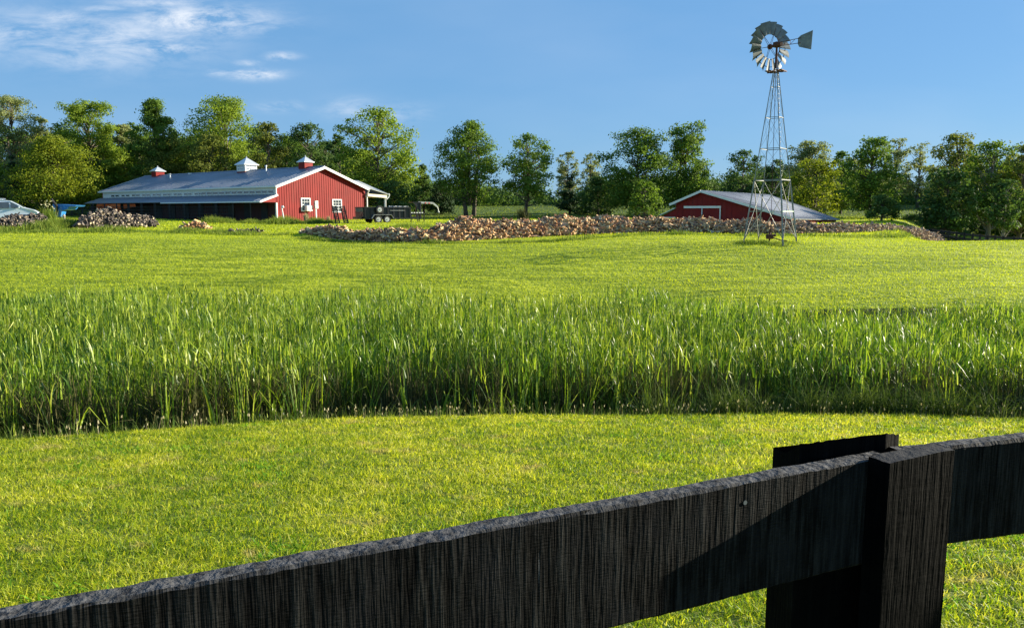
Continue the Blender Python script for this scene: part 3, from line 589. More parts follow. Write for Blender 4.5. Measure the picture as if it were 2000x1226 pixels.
# far wood that shows only as a dark mass between the nearer trees
Vs, Qs, n = [], [], 0
for i in range(900):
    px = rng.uniform(-350, 2350); D = rng.uniform(138, 185); a, _ = ray(px, 430)
    tp = np.interp(px, [-350, 0, 240, 560, 680, 790, 840, 1050, 1085, 1120, 1200, 1385, 1400, 1420, 1500, 1760, 1790, 1830, 2400], [235, 245, 255, 262, 280, 335, 350, 365, 402, 370, 340, 335, 375, 340, 320, 340, 385, 330, 300]) + rng.uniform(0, 26)
    x0 = a * D; zb = hz(x0, D); zt = ray(px, tp)[1] * D; zc = rng.uniform(min(zb, zt - 1), zt); br = rng.uniform(1.2, 2.6)
    NL = 420; dv = rng.normal(0, 1, (NL, 3)); dv /= np.linalg.norm(dv, axis=1)[:, None]
    Pc = np.array([x0, D, min(zc, zt - br)]) + dv * br * np.clip(rng.normal(.85, .25, NL), .2, 1.4)[:, None] * np.array([1.5, 1.2, 1.])
    Nn = dv + rng.normal(0, .5, (NL, 3)); Nn /= np.linalg.norm(Nn, axis=1)[:, None]
    V, Q = leaf_quads(Pc, Nn, .5 * rng.uniform(.6, 1.3, NL)); Vs.append(V); Qs.append(Q + n); n += len(V)
tag(link('far_woods', np_mesh('far_woods', np.concatenate(Vs), np.concatenate(Qs)), M['fol_dark']), 'distant dark green wood seen between and below the nearer trees', 'woods', kind='stuff')

# ------------------------------------------------------------------ long red barn
az_a = R(37.6); A = Vector((math.sin(az_a), math.cos(az_a), 0)); Bv = Vector((-math.cos(az_a), math.sin(az_a), 0)); UP = Vector((0, 0, 1))
O = P(540, 413, 80); O.z = 0; GZ = -1.35; EAVE = 2.61; RIDGE = 4.74; W = 12.1; LEN = 38.0
def bp(a, b, z): return O + A * a + Bv * b + UP * z
def fa(px, b, off=0):              # distance along A at depth b for a pixel column
    rr = ray(px, 413)[0]; o = O + Bv * b; return (o.x - rr * o.y) / (rr * A.y - A.x)
def fb(px, a):
    rr = ray(px, 413)[0]; o = O + A * a; return (o.x - rr * o.y) / (rr * Bv.y - Bv.x)
def zat(py, p): return ray(1000, py)[1] * p.y
barn = empty('red_barn', bp(0, 0, GZ), 0, 'long red metal-sided barn with blue-grey roof and three cupolas, left of the trailer', 'barn')
def loc_build(mb, name, mats, root, parent=None, **k):   # geometry given in world space; rebased to the root
    r = root.location; mb.v = [(v[0] - r.x, v[1] - r.y, v[2] - r.z) for v in mb.v]
    return mb.build(name, mats, parent or root, **k)
# gable wall with standing ribs
m = MB(); m.prism([bp(0, 0, GZ), bp(W, 0, GZ), bp(W, 0, EAVE), bp(W / 2, 0, RIDGE), bp(0, 0, EAVE)], Bv * .12)
x = .15
while x < W - .1:
    zt = EAVE + (RIDGE - EAVE) * (1 - abs(x - W / 2) / (W / 2)); m.box(bp(x, -.012, (GZ + zt) / 2), (.06, .03, zt - GZ - .02), Matrix.Rotation(math.pi / 2 - az_a, 3, 'Z')); x += .305
# lean-to end triangle joined to the gable wall plane
m.prism([bp(-.02, 0.0, .93), bp(-.02, 0.0, 1.68), bp(-2.0, 0.0, 1.0), bp(-2.0, 0, .93)], Bv * .1)
loc_build(m, 'gable_wall', M['red'], barn)
m = MB(); m.prism([bp(0, LEN, GZ), bp(W, LEN, GZ), bp(W, LEN, EAVE), bp(W / 2, LEN, RIDGE), bp(0, LEN, EAVE)], -Bv * .12)
m.prism([bp(W - .02, .13, GZ), bp(W - .02, LEN - .13, GZ), bp(W - .02, LEN - .13, EAVE), bp(W - .02, .13, EAVE)], -A * .1)
loc_build(m, 'rear_wall', M['red'], barn)
# clerestory strip
m = MB(); m.prism([bp(0.02, .13, 1.3), bp(.02, LEN - .13, 1.3), bp(.02, LEN - .13, EAVE + .02), bp(.02, .13, EAVE + .02)], A * .1)
loc_build(m, 'clerestory_wall', M['white'], barn)
# windows in the strip: paired small panes toward the far end, longer ones near the gable
zc = 2.16
cols = []
for k in range(18):
    px = 222.5 + 9.75 * k + (k // 2) * .35 - (0.7 if k % 2 else 0)
    cols.append((px, 6.2 / 1.0))
for k in range(9): pass
def strip_window(p0, p1, zb, zt_):
    b0, b1 = fb(p0, 0), fb(p1, 0); w = MB()
    for (u0, u1, v0, v1) in ((b1, b0, zb, zb + .035), (b1, b0, zt_ - .035, zt_), (b1, b1 + .05, zb, zt_), (b0 - .05, b0, zb, zt_)):
        w.prism([bp(0, u0, v0), bp(0, u1, v0), bp(0, u1, v1), bp(0, u0, v1)], -A * .035)
    o = loc_build(w, 'clerestory_window', M['white'], barn)
    gl = MB(); gl.prism([bp(.0, b1 + .05, zb + .035), bp(.0, b0 - .05, zb + .035), bp(0, b0 - .05, zt_ - .035), bp(0, b1 + .05, zt_ - .035)], -A * .01)
    r = barn.location; gl.v = [(v[0] - r.x, v[1] - r.y, v[2] - r.z) for v in gl.v]; gl.build('pane', M['glass'], o)
for k in range(9):
    c = 226.5 + 20.3 * k - .0 * k
    strip_window(c - 7.6 + .3 * k * .2, c - .6, 1.87, 2.12); strip_window(c + 1.0, c + 8.2, 1.87, 2.12)
for k in range(6):
    p0 = 394 + 23.9 * k; strip_window(p0, p0 + 10.3, 1.86, 2.17); strip_window(p0 + 12, p0 + 22.6, 1.86, 2.17)
# roofs
def slope_roof(mb, p00, p01, p11, p10, th, ribs=0, ribdir=None):
    nrm = (p01 - p00).cross(p10 - p00).normalized(); nrm = nrm if nrm.z > 0 else -nrm
    mb.prism([p00, p01, p11, p10], nrm * th)
    for k in range(ribs):
        t = (k + .5) / ribs; a = p00.lerp(p01, t) + nrm * (th + .012); b = p10.lerp(p11, t) + nrm * (th + .012); mb.beam(a, b, .04, .03, up=nrm)
ov = .22; k_ = (RIDGE - EAVE) / (W / 2)
def rz(a): return RIDGE - abs(a - W / 2) * k_
m = MB(); slope_roof(m, bp(-ov, -.4, rz(-ov)), bp(-ov, LEN + .4, rz(-ov)), bp(W / 2, LEN + .4, RIDGE), bp(W / 2, -.4, RIDGE), .09, 60)
slope_roof(m, bp(W + ov, -.4, rz(W + ov)), bp(W + ov, LEN + .4, rz(W + ov)), bp(W / 2, LEN + .4, RIDGE), bp(W / 2, -.4, RIDGE), .09, 60)
m.tube([bp(W / 2, -.4, RIDGE + .1), bp(W / 2, LEN + .4, RIDGE + .1)], .09, 6)
roof = loc_build(m, 'roof', M['roof'], barn)
m = MB()
for s, e_ in ((-ov, W / 2), (W + ov, W / 2)):
    m.beam(bp(s, -.46, rz(s) - .03), bp(e_, -.46, rz(e_) - .03), .07, .26)
    m.beam(bp(s, LEN + .46, rz(s) - .03), bp(e_, LEN + .46, rz(e_) - .03), .07, .26)
m.beam(bp(-ov - .06, -.5, rz(-ov) + .0), bp(-ov - .06, LEN + .5, rz(-ov) + .0), .1, .15)
loc_build(m, 'fascia', M['white'], barn)
# lean-to on the camera side
LT = 2.15
m = MB(); slope_roof(m, bp(-LT, -.3, .99), bp(-LT, LEN + .6, .99), bp(-.02, LEN + .6, 1.70), bp(-.02, -.3, 1.70), .06, 60); lean = loc_build(m, 'lean_to_roof', M['roof'], barn)
m = MB(); m.beam(bp(-LT, -.36, .97), bp(-.0, -.36, 1.68), .06, .2); m.beam(bp(-LT - .04, -.36, .96), bp(-LT - .04, 19, .96), .06, .12)
m.beam(bp(-.02, -.05, GZ), bp(-.02, -.05, .9), .3, .14); m.beam(bp(-.05, -.1, 1.75), bp(-.05, -.1, rz(0) - .1), .2, .12); loc_build(m, 'corner_trim', M['white'], barn)
m = MB(); m.prism([bp(0, .14, GZ), bp(0, LEN, GZ), bp(0, LEN, 1.29), bp(0, .14, 1.29)], A * .08); loc_build(m, 'stable_wall', M['red_dark'], barn)
for k in range(12):
    m = MB(); b = 2.0 + k * 3.05; m.box(bp(-.05, b, GZ + 1.2), (.05, 1.1, 2.2), Matrix.Rotation(math.pi / 2 - az_a, 3, 'Z')); loc_build(m, 'stable_door', M['blackwood'], barn)
for k in range(12):
    m = MB(); m.beam(bp(-LT + .12, 1.5 + k * 3.2, GZ), bp(-LT + .12, 1.5 + k * 3.2, .95), .12, .12); loc_build(m, 'lean_to_post', M['blackwood'], barn)
# gable windows
def win(px0, px1, py0, py1, name='window'):
    a0, a1 = fa(px0, 0), fa(px1, 0); zt_, zb = zat(py0, bp(a0, 0, 0)), zat(py1, bp(a0, 0, 0)); w = MB(); fr = .12; d = .07
    def q4(u0, u1, v0, v1, dd, mb, t): mb.prism([bp(u0, -dd, v0), bp(u1, -dd, v0), bp(u1, -dd, v1), bp(u0, -dd, v1)], -Bv * t)
    q4(a0, a0 + fr, zb, zt_, .0, w, d); q4(a1 - fr, a1, zb, zt_, 0, w, d); q4(a0 + fr, a1 - fr, zt_ - fr, zt_, 0, w, d); q4(a0 + fr, a1 - fr, zb, zb + fr, 0, w, d)
    zm = (zt_ + zb) / 2; q4(a0 + fr, a1 - fr, zm - .035, zm + .035, 0, w, d - .01)
    o = loc_build(w, name, M['white'], barn)
    mu = MB()
    for t in (1 / 3, 2 / 3): u = a0 + fr + (a1 - a0 - 2 * fr) * t; q4(u - .014, u + .014, zb + fr, zt_ - fr, .0, mu, .05)
    for zz in ((zm + zt_ - fr) / 2, (zm + zb + fr) / 2): q4(a0 + fr, a1 - fr, zz - .014, zz + .014, 0, mu, .045)
    gl = MB(); q4(a0 + fr, a1 - fr, zb + fr, zt_ - fr, .0, gl, .03)
    for mb, nm, mt in ((mu, 'muntins', M['white']), (gl, 'pane', M['glass'])):
        r = barn.location; mb.v = [(v[0] - r.x, v[1] - r.y, v[2] - r.z) for v in mb.v]; mb.build(nm, mt, o)
    return a0, a1, zb, zt_
win(588, 606.5, 386.5, 413); win(649, 667.5, 389, 415)
# porch on the far side
m = MB(); t1 = W + .0
F1 = bp(W + ov - .3, -.42, rz(W + ov) + .12); F2 = bp(W + 3.2, -.42, 1.98); R1 = bp(12.3, 3, zat(353, bp(12.3, 3, 0))); R2 = bp(13.7, 3, zat(354, bp(13.7, 3, 0)))
slope_roof(m, F1, F2, R2, R1, .07, 14)
E2 = bp(W + 3.2, 16, 1.98); R3 = bp(13.7, 16, R2.z); R4 = bp(12.3, 16, R1.z); slope_roof(m, F2, E2, R3, R2, .07); slope_roof(m, R2, R3, R4, R1, .07)
loc_build(m, 'porch_roof', M['tin'], barn)
m = MB(); m.beam(bp(W + .1, -.3, 1.88), bp(W + 3.15, -.3, 1.72), .12, .3); m.beam(bp(W + 3.1, -.2, 1.75), bp(W + 3.1, 16, 1.75), .12, .3)
m.prism([bp(W + .1, -.1, 1.70), bp(W + 3.0, -.1, 1.6), bp(W + 3.0, 15.8, 1.6), bp(W + .1, 15.8, 1.70)], UP * .03); loc_build(m, 'porch_beam', M['cream'], barn)
for k in range(4):
    m = MB(); m.beam(bp(W + 3.0, -.1 + k * 5, GZ), bp(W + 3.0, -.1 + k * 5, 1.6), .2, .2); loc_build(m, 'porch_column', M['white'], barn)
m = MB(); m.tube([bp(W + ov + .05, -.5, rz(W + ov) + .05), bp(W + .15, -.2, 2.0), bp(W + .12, -.15, 1.8), bp(W + .12, -.15, GZ)], .09, 8); loc_build(m, 'downspout', M['white'], barn)
m = MB(); m.tube([bp(W + 3.35, -.5, 2.02), bp(W + 3.3, -.4, 1.7), bp(W + 3.05, -.3, 1.45)], .08, 8); loc_build(m, 'gutter_elbow', M['white'], barn)
m = MB(); m.tube([bp(W + 3.3, -.5, 2.0), bp(W + 3.3, 16, 2.0)], .08, 8); loc_build(m, 'gutter', M['white'], barn)
# cupolas
RZ = Matrix.Rotation(math.pi / 2 - az_a, 3, 'Z')
def cupola(px, half, ptop, peave, pbot, mat, win_=False):
    b = fb(px, W / 2); c = bp(W / 2, b, 0); za, ze, zb = zat(ptop, c), zat(peave, c), zat(pbot, c) - .45
    m = MB(); m.box(c + UP * (ze + zb) / 2, (half * 2, half * 2, ze - zb), RZ); cu = loc_build(m, 'cupola', mat, barn)
    if win_:
        m = MB(); m.box(c + UP * (zb + .35), (half * 2.06, half * 2.06, .72), RZ); r = barn.location; m.v = [(v[0] - r.x, v[1] - r.y, v[2] - r.z) for v in m.v]; m.build('cupola_base', M['red'], cu)
    m = MB(); h = half * 1.28; cs = [c + A * sa * h + Bv * sb * h + UP * ze for sa, sb in ((-1, -1), (1, -1), (1, 1), (-1, 1))]
    m.add(cs + [c + UP * za] + [p - UP * .06 for p in cs], [(0, 1, 4), (1, 2, 4), (2, 3, 4), (3, 0, 4), (8, 7, 6, 5), (0, 5, 6, 1), (1, 6, 7, 2), (2, 7, 8, 3), (3, 8, 5, 0)])
    m.tube([c + UP * (za - .02), c + UP * (za + .12)], .05, 6)
    r = barn.location; m.v = [(v[0] - r.x, v[1] - r.y, v[2] - r.z) for v in m.v]; m.build('cupola_roof', M['tin'], cu)
    if win_:
        for (ax, bx) in ((A, Bv), (Bv, A)):
            w = MB(); gl = MB(); f0 = c - bx * (half + .02)
            zb2 = zb + .8; u = half * .92
            for s in (-1, 1): w.beam(f0 + ax * s * u + UP * zb2, f0 + ax * s * u + UP * ze, .14, .06, up=bx)
            for s in (-.33, 0, .33): w.beam(f0 + ax * s * u * 1.9 * .5 * 2 * .5 + UP * zb2, f0 + ax * s * u * .95 + UP * ze, .05, .05, up=bx)
            for zz in (zb2 + .05, (zb2 + ze) / 2, ze - .08): w.beam(f0 - ax * u + UP * zz, f0 + ax * u + UP * zz, .06, .1)
            gl.box(f0 + UP * (zb2 + ze) / 2 + bx * .01, (2 * u, .02, ze - zb2 - .05) if ax is A else (.02, 2 * u, ze - zb2 - .05), RZ)
            for mb, nm, mt in ((w, 'cupola_window', M['white']), (gl, 'pane', plainglass)):
                mb.v = [(v[0] - r.x, v[1] - r.y, v[2] - r.z) for v in mb.v]; mb.build(nm, mt, cu)
plainglass = plain('pale_glass', (.32, .36, .42), .1, 0, var=.3, spec=.9, scale=1.5)
cupola(313, .60, 325.5, 334.5, 349, M['red']); cupola(486, .80, 307.5, 322, 340, M['white'], True); cupola(600, .55, 305.5, 316.5, 334, M['red'])
m = MB()
for (px, a, p0, p1, r_) in ((336, W / 2 - 1.6, 341, 354, .09), (523, W / 2 - .9, 325, 340, .08), (375, W / 2 - .3, 340, 346, .16)):
    b = fb(px, a); c = bp(a, b, 0); zt_ = zat(p0, c)
    m = MB(); m.tube([bp(a, b, rz(a) - .05), bp(a, b, zt_)], r_, 8); m.tube([bp(a, b, zt_ - .02), bp(a, b, zt_ + .12)], r_ * 1.6, 8); loc_build(m, 'vent_pipe', M['white'], barn)
# things beside the gable wall
a0, a1 = fa(597, -.25), fa(608.5, -.25); c = bp((a0 + a1) / 2, -.27, 0); zt_, zb = zat(401.5, c), zat(412, c)
ac = empty('air_conditioner', c + UP * zb, math.pi / 2 - az_a, 'white box air conditioner stuck out of the left gable window', 'air conditioner')
w_ = a1 - a0; h_ = zt_ - zb
m = MB(); m.box((0, 0, h_ / 2), (w_, .42, h_)); m.build('case', M['white'], ac, bev=.02)
m = MB(); m.box((0, -.215, h_ / 2), (w_ * .8, .012, h_ * .72))
for k in range(9): m.box((0, -.225, h_ * (.18 + .08 * k)), (w_ * .78, .012, .015))
m.build('grille', M['galv'], ac)
c = bp(fa(618, -.6), -.6, 0); mt = empty('meter_pedestal', Vector((c.x, c.y, hz(c.x, c.y))), math.pi / 2 - az_a, 'grey electric meter box on a post in front of the red gable wall', 'meter box')
m = MB(); m.box((0, 0, zat(400, c) - mt.location.z), (.42, .22, .85)); m.build('meter_box', M['galv'], mt, bev=.02)
m = MB(); m.box((0, .06, (zat(408, c) - mt.location.z) / 2), (.13, .1, zat(408, c) - mt.location.z)); m.build('post', M['white'], mt)
c0 = GX(555.5, 74); m = MB(); tp_ = P(550, 404, 74) - c0; m.tube([(0, 0, -.1), tp_ * .5, tp_], .055, 8); m.tube([tp_, tp_ + Vector((.12, 0, .05)), tp_ + Vector((.16, 0, -.1))], .09, 8)
wp = m.build('leaning_post', M['white'], None); wp.location = c0; tag(wp, 'thin white leaning post with a bent cap before the barn corner', 'post')
# orange tarp hanging at the far end of the lean-to
m = MB(); b0, b1 = fb(237, -LT - .1), fb(190, -LT - .1); V = []; nb_ = 14
for i in range(nb_ + 1):
    t = i / nb_; b = b1 + (b0 - b1) * t; sag = .5 + .35 * abs(math.cos(t * math.pi * 1.0)) ** 2 * (1 if t < .8 else 1.3) + .12 * math.sin(9 * t)
    if .25 < t < .6: sag *= .62
    for j in range(5): V.append(bp(-LT - .1 - .08 * math.sin(j + t * 7), b, .92 - sag * j / 4 * 1.15))
for i in range(nb_):
    for j in range(4): a_ = i * 5 + j; m.add([V[a_], V[a_ + 1], V[a_ + 6], V[a_ + 5]], [(0, 1, 2, 3)])
m.prism([bp(-LT + .2, fb(262, -LT), .9), bp(-LT + .2, b0, .9), bp(-LT + .2, b0, .35), bp(-LT + .2, fb(262, -LT), .55)], A * .04)
tarp = m.build('orange_tarp', M['orange']); md = tarp.modifiers.new('thick', 'SOLIDIFY'); md.thickness = .01; tag(tarp, 'torn orange tarp hanging under the far end of the lean-to roof', 'tarp')
# black mesh and board paddock fence in front of the stables
pf = empty('paddock_fence', bp(-4.5, 0, GZ), 0, 'dark paddock fence of posts and wire mesh under the lean-to eave', 'fence')
for k in range(15):
    b = 3 + k * 3.1; p = bp(-LT - .9, b, 0); p.z = hz(p.x, p.y); m = MB(); m.beam(p - UP * .2, p + UP * 1.75, .1, .1); loc_build(m, 'post', M['blackwood'], pf)
m = MB()
for zz in (.25, .6, .95, 1.3, 1.65):
    m.beam(bp(-LT - .96, 3, GZ + .15 + zz), bp(-LT - .96, 46.4, GZ + .3 + zz), .03, .05)
for k in range(110): b = 3 + k * .39; m.beam(bp(-LT - .93, b, GZ + .1), bp(-LT - .93, b, GZ + 1.9), .02, .02)
loc_build(m, 'mesh', M['blackwood'], pf)

# ------------------------------------------------------------------ small red barn on the right
ga = Vector((-.83, .56, 0)).normalized(); gb = Vector((.56, .83, 0)).normalized(); O2 = P(545, 413, 65); O2 = Vector((23.6, 65.0, 0))
def b2(a, b, z): return O2 + ga * a + gb * b + UP * z
PK, LW = 7.96, 10.4; ZR, ZE, ZP = -.58, .82, 1.80; G2 = -3.6
sb = empty('small_red_barn', b2(LW / 2, 0, G2), 0, 'low red barn with long grey metal roof and white-framed doors, behind the windmill', 'barn')
m = MB(); m.prism([b2(0, 0, G2), b2(LW, 0, G2), b2(LW, 0, ZE), b2(PK, 0, ZP), b2(0, 0, ZR)], gb * .1)
x = .3
R2m = Matrix((ga, gb, UP)).transposed()
while x < LW:
    zt = np.interp(x, [0, PK, LW], [ZR, ZP, ZE]); m.box(b2(x, -.01, (G2 + zt) / 2), (.04, .022, zt - G2 - .02), R2m); x += .45
loc_build(m, 'gable_wall', M['red'], sb)
m = MB(); m.prism([b2(0, .11, G2), b2(-.0, 17.2, G2), b2(0, 17.2, ZR - .12), b2(0, .11, ZR)], ga * .1); m.prism([b2(LW, .11, G2), b2(LW, 17.2, G2), b2(LW, 17.2, ZE), b2(LW, .11, ZE)], -ga * .1); loc_build(m, 'side_wall', M['red'], sb)
m = MB(); slope_roof(m, b2(-.35, -.35, ZR - .1), b2(-.35, 17.3, ZR - .32), b2(PK, 21, ZP), b2(PK, -.35, ZP), .07, 34)
slope_roof(m, b2(LW + .5, -.35, ZE - .2), b2(LW + .5, 21, ZE - .2), b2(PK, 21, ZP), b2(PK, -.35, ZP), .07, 20); loc_build(m, 'roof', M['roof2'], sb)
m = MB(); m.beam(b2(-.35, -.4, ZR - .12), b2(PK, -.4, ZP - .02), .06, .2); m.beam(b2(LW + .5, -.4, ZE - .22), b2(PK, -.4, ZP - .02), .06, .2); loc_build(m, 'fascia', M['tin'], sb)
def f2(px, b=0): rr = ray(px, 413)[0]; o = O2 + gb * b; return (o.x - rr * o.y) / (rr * ga.y - ga.x)
aL, aR, aM = f2(1336), f2(1408.5), f2(1371.5); zd = ray(0, 404.5)[1] * b2(aM, 0, 0).y
m = MB(); m.beam(b2(aL, -.06, zd), b2(aR, -.06, zd), .1, .19); m.beam(b2(aR + .06, -.06, zd - .1), b2(aR + .06, -.06, G2), .1, .1, up=gb); m.beam(b2(aM, -.06, zd - .1), b2(aM, -.06, G2), .07, .07, up=gb); loc_build(m, 'door_frame', M['tin'], sb)
for (u0, u1) in ((aM + .05, aL), (aR, aM - .05)):
    m = MB(); m.prism([b2(u0, -.035, G2), b2(u1, -.035, G2), b2(u1, -.035, zd - .1), b2(u0, -.035, zd - .1)], gb * .02); loc_build(m, 'sliding_door', M['red'], sb)
# low lean-to on its left
l0 = LW; l1 = f2(1290); zh, zl_ = ray(0, 407)[1] * 71, ray(0, 421)[1] * 72
m = MB(); slope_roof(m, b2(l1, -.2, zl_), b2(l1, 12, zl_), b2(l0 + .02, 12, zh), b2(l0 + .02, -.2, zh), .06, 12); loc_build(m, 'lean_to_roof', M['tin'], sb)
m = MB(); m.prism([b2(l0 + .01, 0, zh - .05), b2(l1 - .3, 0, zl_ + .02), b2(l1 - .3, 0, zl_ - .12), b2(l0 + .01, 0, zl_ - .12)], gb * .08); loc_build(m, 'lean_to_gable', M['red'], sb)
m = MB(); m.beam(b2(l0 + .01, -.05, zl_ - .17), b2(l1 - .3, -.05, zl_ - .17), .08, .08); m.beam(b2(l1 - .35, 0, zl_ - .1), b2(l1 - .35, 0, G2), .12, .12); loc_build(m, 'lean_to_trim', M['tin'], sb)

# ------------------------------------------------------------------ windmill
feet = [G(1456, 474, 30, 60), G(1480.5, 470.5, 30, 60), G(1549, 470.5, 30, 60), G(1525, 478, 30, 60)]
cw = Vector((13.4, 40.0, 0)); cw.z = hz(13.4, 40)
vu = Vector((math.cos(R(18.5)), -math.sin(R(18.5)), 0)); vv = Vector((math.sin(R(18.5)), math.cos(R(18.5)), 0))
e1 = vu * .965 - vv * .345; e2 = vu * .345 + vv * .965
wm = empty('windmill', cw, 0, 'tall galvanised farm windmill with multi-blade wheel and tail vane standing in the field', 'windmill')
ztop = ray(0, 123)[1] * 40 - cw.z; lean_ = Vector((-.10, 0, 0))
corners = [-e1 - e2, -e1 + e2, e1 + e2, e1 - e2]
def tw(k, z): t = z / ztop; s = 1 - t * .955; return corners[k] * s + lean_ * t + UP * z
def zpy(py): return ray(0, py)[1] * 40 - cw.z
for k in range(4):
    m = MB(); d0 = Vector((0, 0, hz(cw.x + corners[k].x, cw.y + corners[k].y) - cw.z - .05)); m.beam(corners[k] + d0, tw(k, zpy(352)), .05 if k < 2 else .06); m.beam(tw(k, zpy(352)), tw(k, ztop), .032); m.build('tower_leg', M['leg'], wm)
for py, w_ in ((413, .05), (352, .045), (291, .032), (230, .026), (170, .022)):
    z = zpy(py); m = MB()
    for k in range(4):
        if py == 413 and k != 2 and k != 1 : m.beam(tw(k, z), tw((k + 1) % 4, z), .022); continue
        m.beam(tw(k, z), tw((k + 1) % 4, z), w_ * (.6 if py == 413 and k == 1 else 1))
    m.build('girt', M['galv_blade'] if py != 413 else M['rail_green'], wm)
zs = [.1, zpy(352), zpy(291), zpy(230), zpy(170), zpy(140)]
m = MB()
for i in range(5):
    for k in range(4):
        a, b = k, (k + 1) % 4
        if i == 0:
            m.beam(tw(a, zs[1] - .05), tw(b, .15), .032); m.beam(tw(b, zs[1] - .05), tw(a, .15), .022)
        else:
            m.tube([tw(a, zs[i]), tw(b, zs[i + 1])], .006, 4); m.tube([tw(b, zs[i]), tw(a, zs[i + 1])], .006, 4)
m.build('cross_brace', M['leg'], wm)
m = MB()
for j in range(34):
    z = .5 + j * .24
    if z < zpy(145): c_ = tw(3, z); d_ = (tw(0, z) - c_).normalized(); m.beam(c_ - d_ * .02, c_ + (tw(2, z) - c_).normalized() * .18, .012)
m.build('ladder_rungs', M['leg'], wm)
zp = zpy(139.5); m = MB(); pc = tw(0, zp) * .25 + tw(1, zp) * .25 + tw(2, zp) * .25 + tw(3, zp) * .25
u1, u2 = e1.normalized(), e2.normalized()
for s in (-.36, -.18, .18, .36): m.beam(pc + u1 * s - u2 * .4, pc + u1 * s + u2 * .4, .14, .035)
m.beam(pc - u1 * .44 - UP * .04, pc + u1 * .44 - UP * .04, .06, .05); m.beam(pc - u2 * .4 - UP * .04 , pc + u2 * .4 - UP * .04, .06, .05)
m.build('platform', M['rust'], wm)
hubz = ray(0, 88)[1] * 40 - cw.z; mast_top = lean_ * 1.02 + UP * hubz
m = MB(); m.tube([tw(0, 0) * .25 + tw(2, 0) * .25 + tw(1, 0) * .25 + tw(3, 0) * .25 + UP * .5, lean_ + UP * (ztop + .1)], .014, 5); m.build('pump_rod', M['rust'], wm)
m = MB(); m.tube([lean_ + UP * (ztop - .25), lean_ + UP * (ztop + .3), mast_top - UP * .05], [.075, .06, .05], 8); m.beam(mast_top + Vector((.0, 0, -.5)), mast_top + Vector((0, 0, -.1)), .1, .06); m.build('mast', M['rust'], wm)
TH = R(22.5); wa = Vector((-math.sin(TH), math.cos(TH), 0))      # from the mast to the wheel, pointing away from the camera
hub = mast_top + wa * .5
m = MB(); m.tube([mast_top - wa * .32, mast_top - wa * .1, mast_top + wa * .12, mast_top + wa * .3, hub + wa * .12], [.09, .16, .13, .07, .07], 10); m.box(mast_top + UP * .03, (.28, .26, .2), Matrix.Rotation(TH, 3, 'Z')); m.tube([hub - wa * .05, hub + wa * .06], .13, 12); m.build('gearbox', M['rust'], wm)
side = Vector((wa.y, -wa.x, 0)).normalized(); RI, RO = .60, 1.22
m = MB(); m.ring(hub, wa, .61, .64, .03, 36); m.ring(hub + wa * .02, wa, .98, 1.005, .03, 36)
for k in range(6):
    t = k * math.pi / 3 + .2; d = side * math.cos(t) + UP * math.sin(t)
    for s in (-.07, .07): m.tube([hub + wa * s, hub + d * .99], .011, 5)
wheel = m.build('wheel', M['rust'], wm)
NB = 18
for k in range(NB):
    t = (k + .35) * 2 * math.pi / NB; d = side * math.cos(t) + UP * math.sin(t); tn_ = wa.cross(d).normalized(); pit = R(-30)
    ch = tn_ * math.cos(pit) + wa * math.sin(pit); nr = ch.cross(d); V = []
    for i in range(4):
        r_ = RI + (RO - RI) * i / 3; w2 = (.125 + .12 * i / 3)
        for j in range(5): s = (j - 2) / 2; V.append(hub + d * r_ + ch * w2 * s + nr * .045 * (1 - s * s))
    Fc = [(i * 5 + j, i * 5 + j + 1, i * 5 + j + 6, i * 5 + j + 5) for i in range(3) for j in range(4)]
    m = MB(); m.add(V, Fc); o = m.build('blade', M['galv_blade'], wheel); md = o.modifiers.new('sheet', 'SOLIDIFY'); md.thickness = .006
tb = mast_top - wa * .25; ve = 2.85
def T_(r_, z): return mast_top - wa * r_ * .86 + UP * (z - .14 * r_)
m = MB(); m.tube([T_(.25, .12), T_(1.95, .28)], .016, 6); m.tube([T_(.25, -.06), T_(1.95, .05)], .016, 6); m.tube([T_(1.1, .2), T_(1.1, -.01)], .012, 5); m.tube([T_(1.5, .24), T_(1.1, .0)], .01, 5); m.build('tail_boom', M['rust'], wm)
m = MB(); poly = [T_(1.7, .28), T_(1.7, .0), T_(1.82, -.14), T_(ve - .1, -.28), T_(ve - .04, .60), T_(1.92, .40)]
m.prism(poly, side * .012); m.beam(T_(1.75, .12), T_(ve - .08, .55), .015, .02); m.beam(T_(1.75, .1), T_(ve - .12, -.25), .015, .02); m.build('tail_vane', M['galv_blade'], wm)
# pump gear and pipe on the ground under the tower
pg = empty('pump_head', G(1503, 471, 30, 60), 0, 'small rusty pump gear with a pipe on the grass between the windmill legs', 'pump')
m = MB(); m.box((0, 0, .22), (.34, .26, .22)); m.tube([(0, 0, -.1), (0, 0, .6)], .05, 8); m.tube([(-.2, -.05, .3), (.3, -.05, .3)], .07, 8); m.build('body', M['rust'], pg, bev=.02)
m = MB(); m.tube([(.1, -.1, .2), (.45, -.45, .06), (.72, -.62, .03)], .03, 6); m.build('pipe', M['rust'], pg)

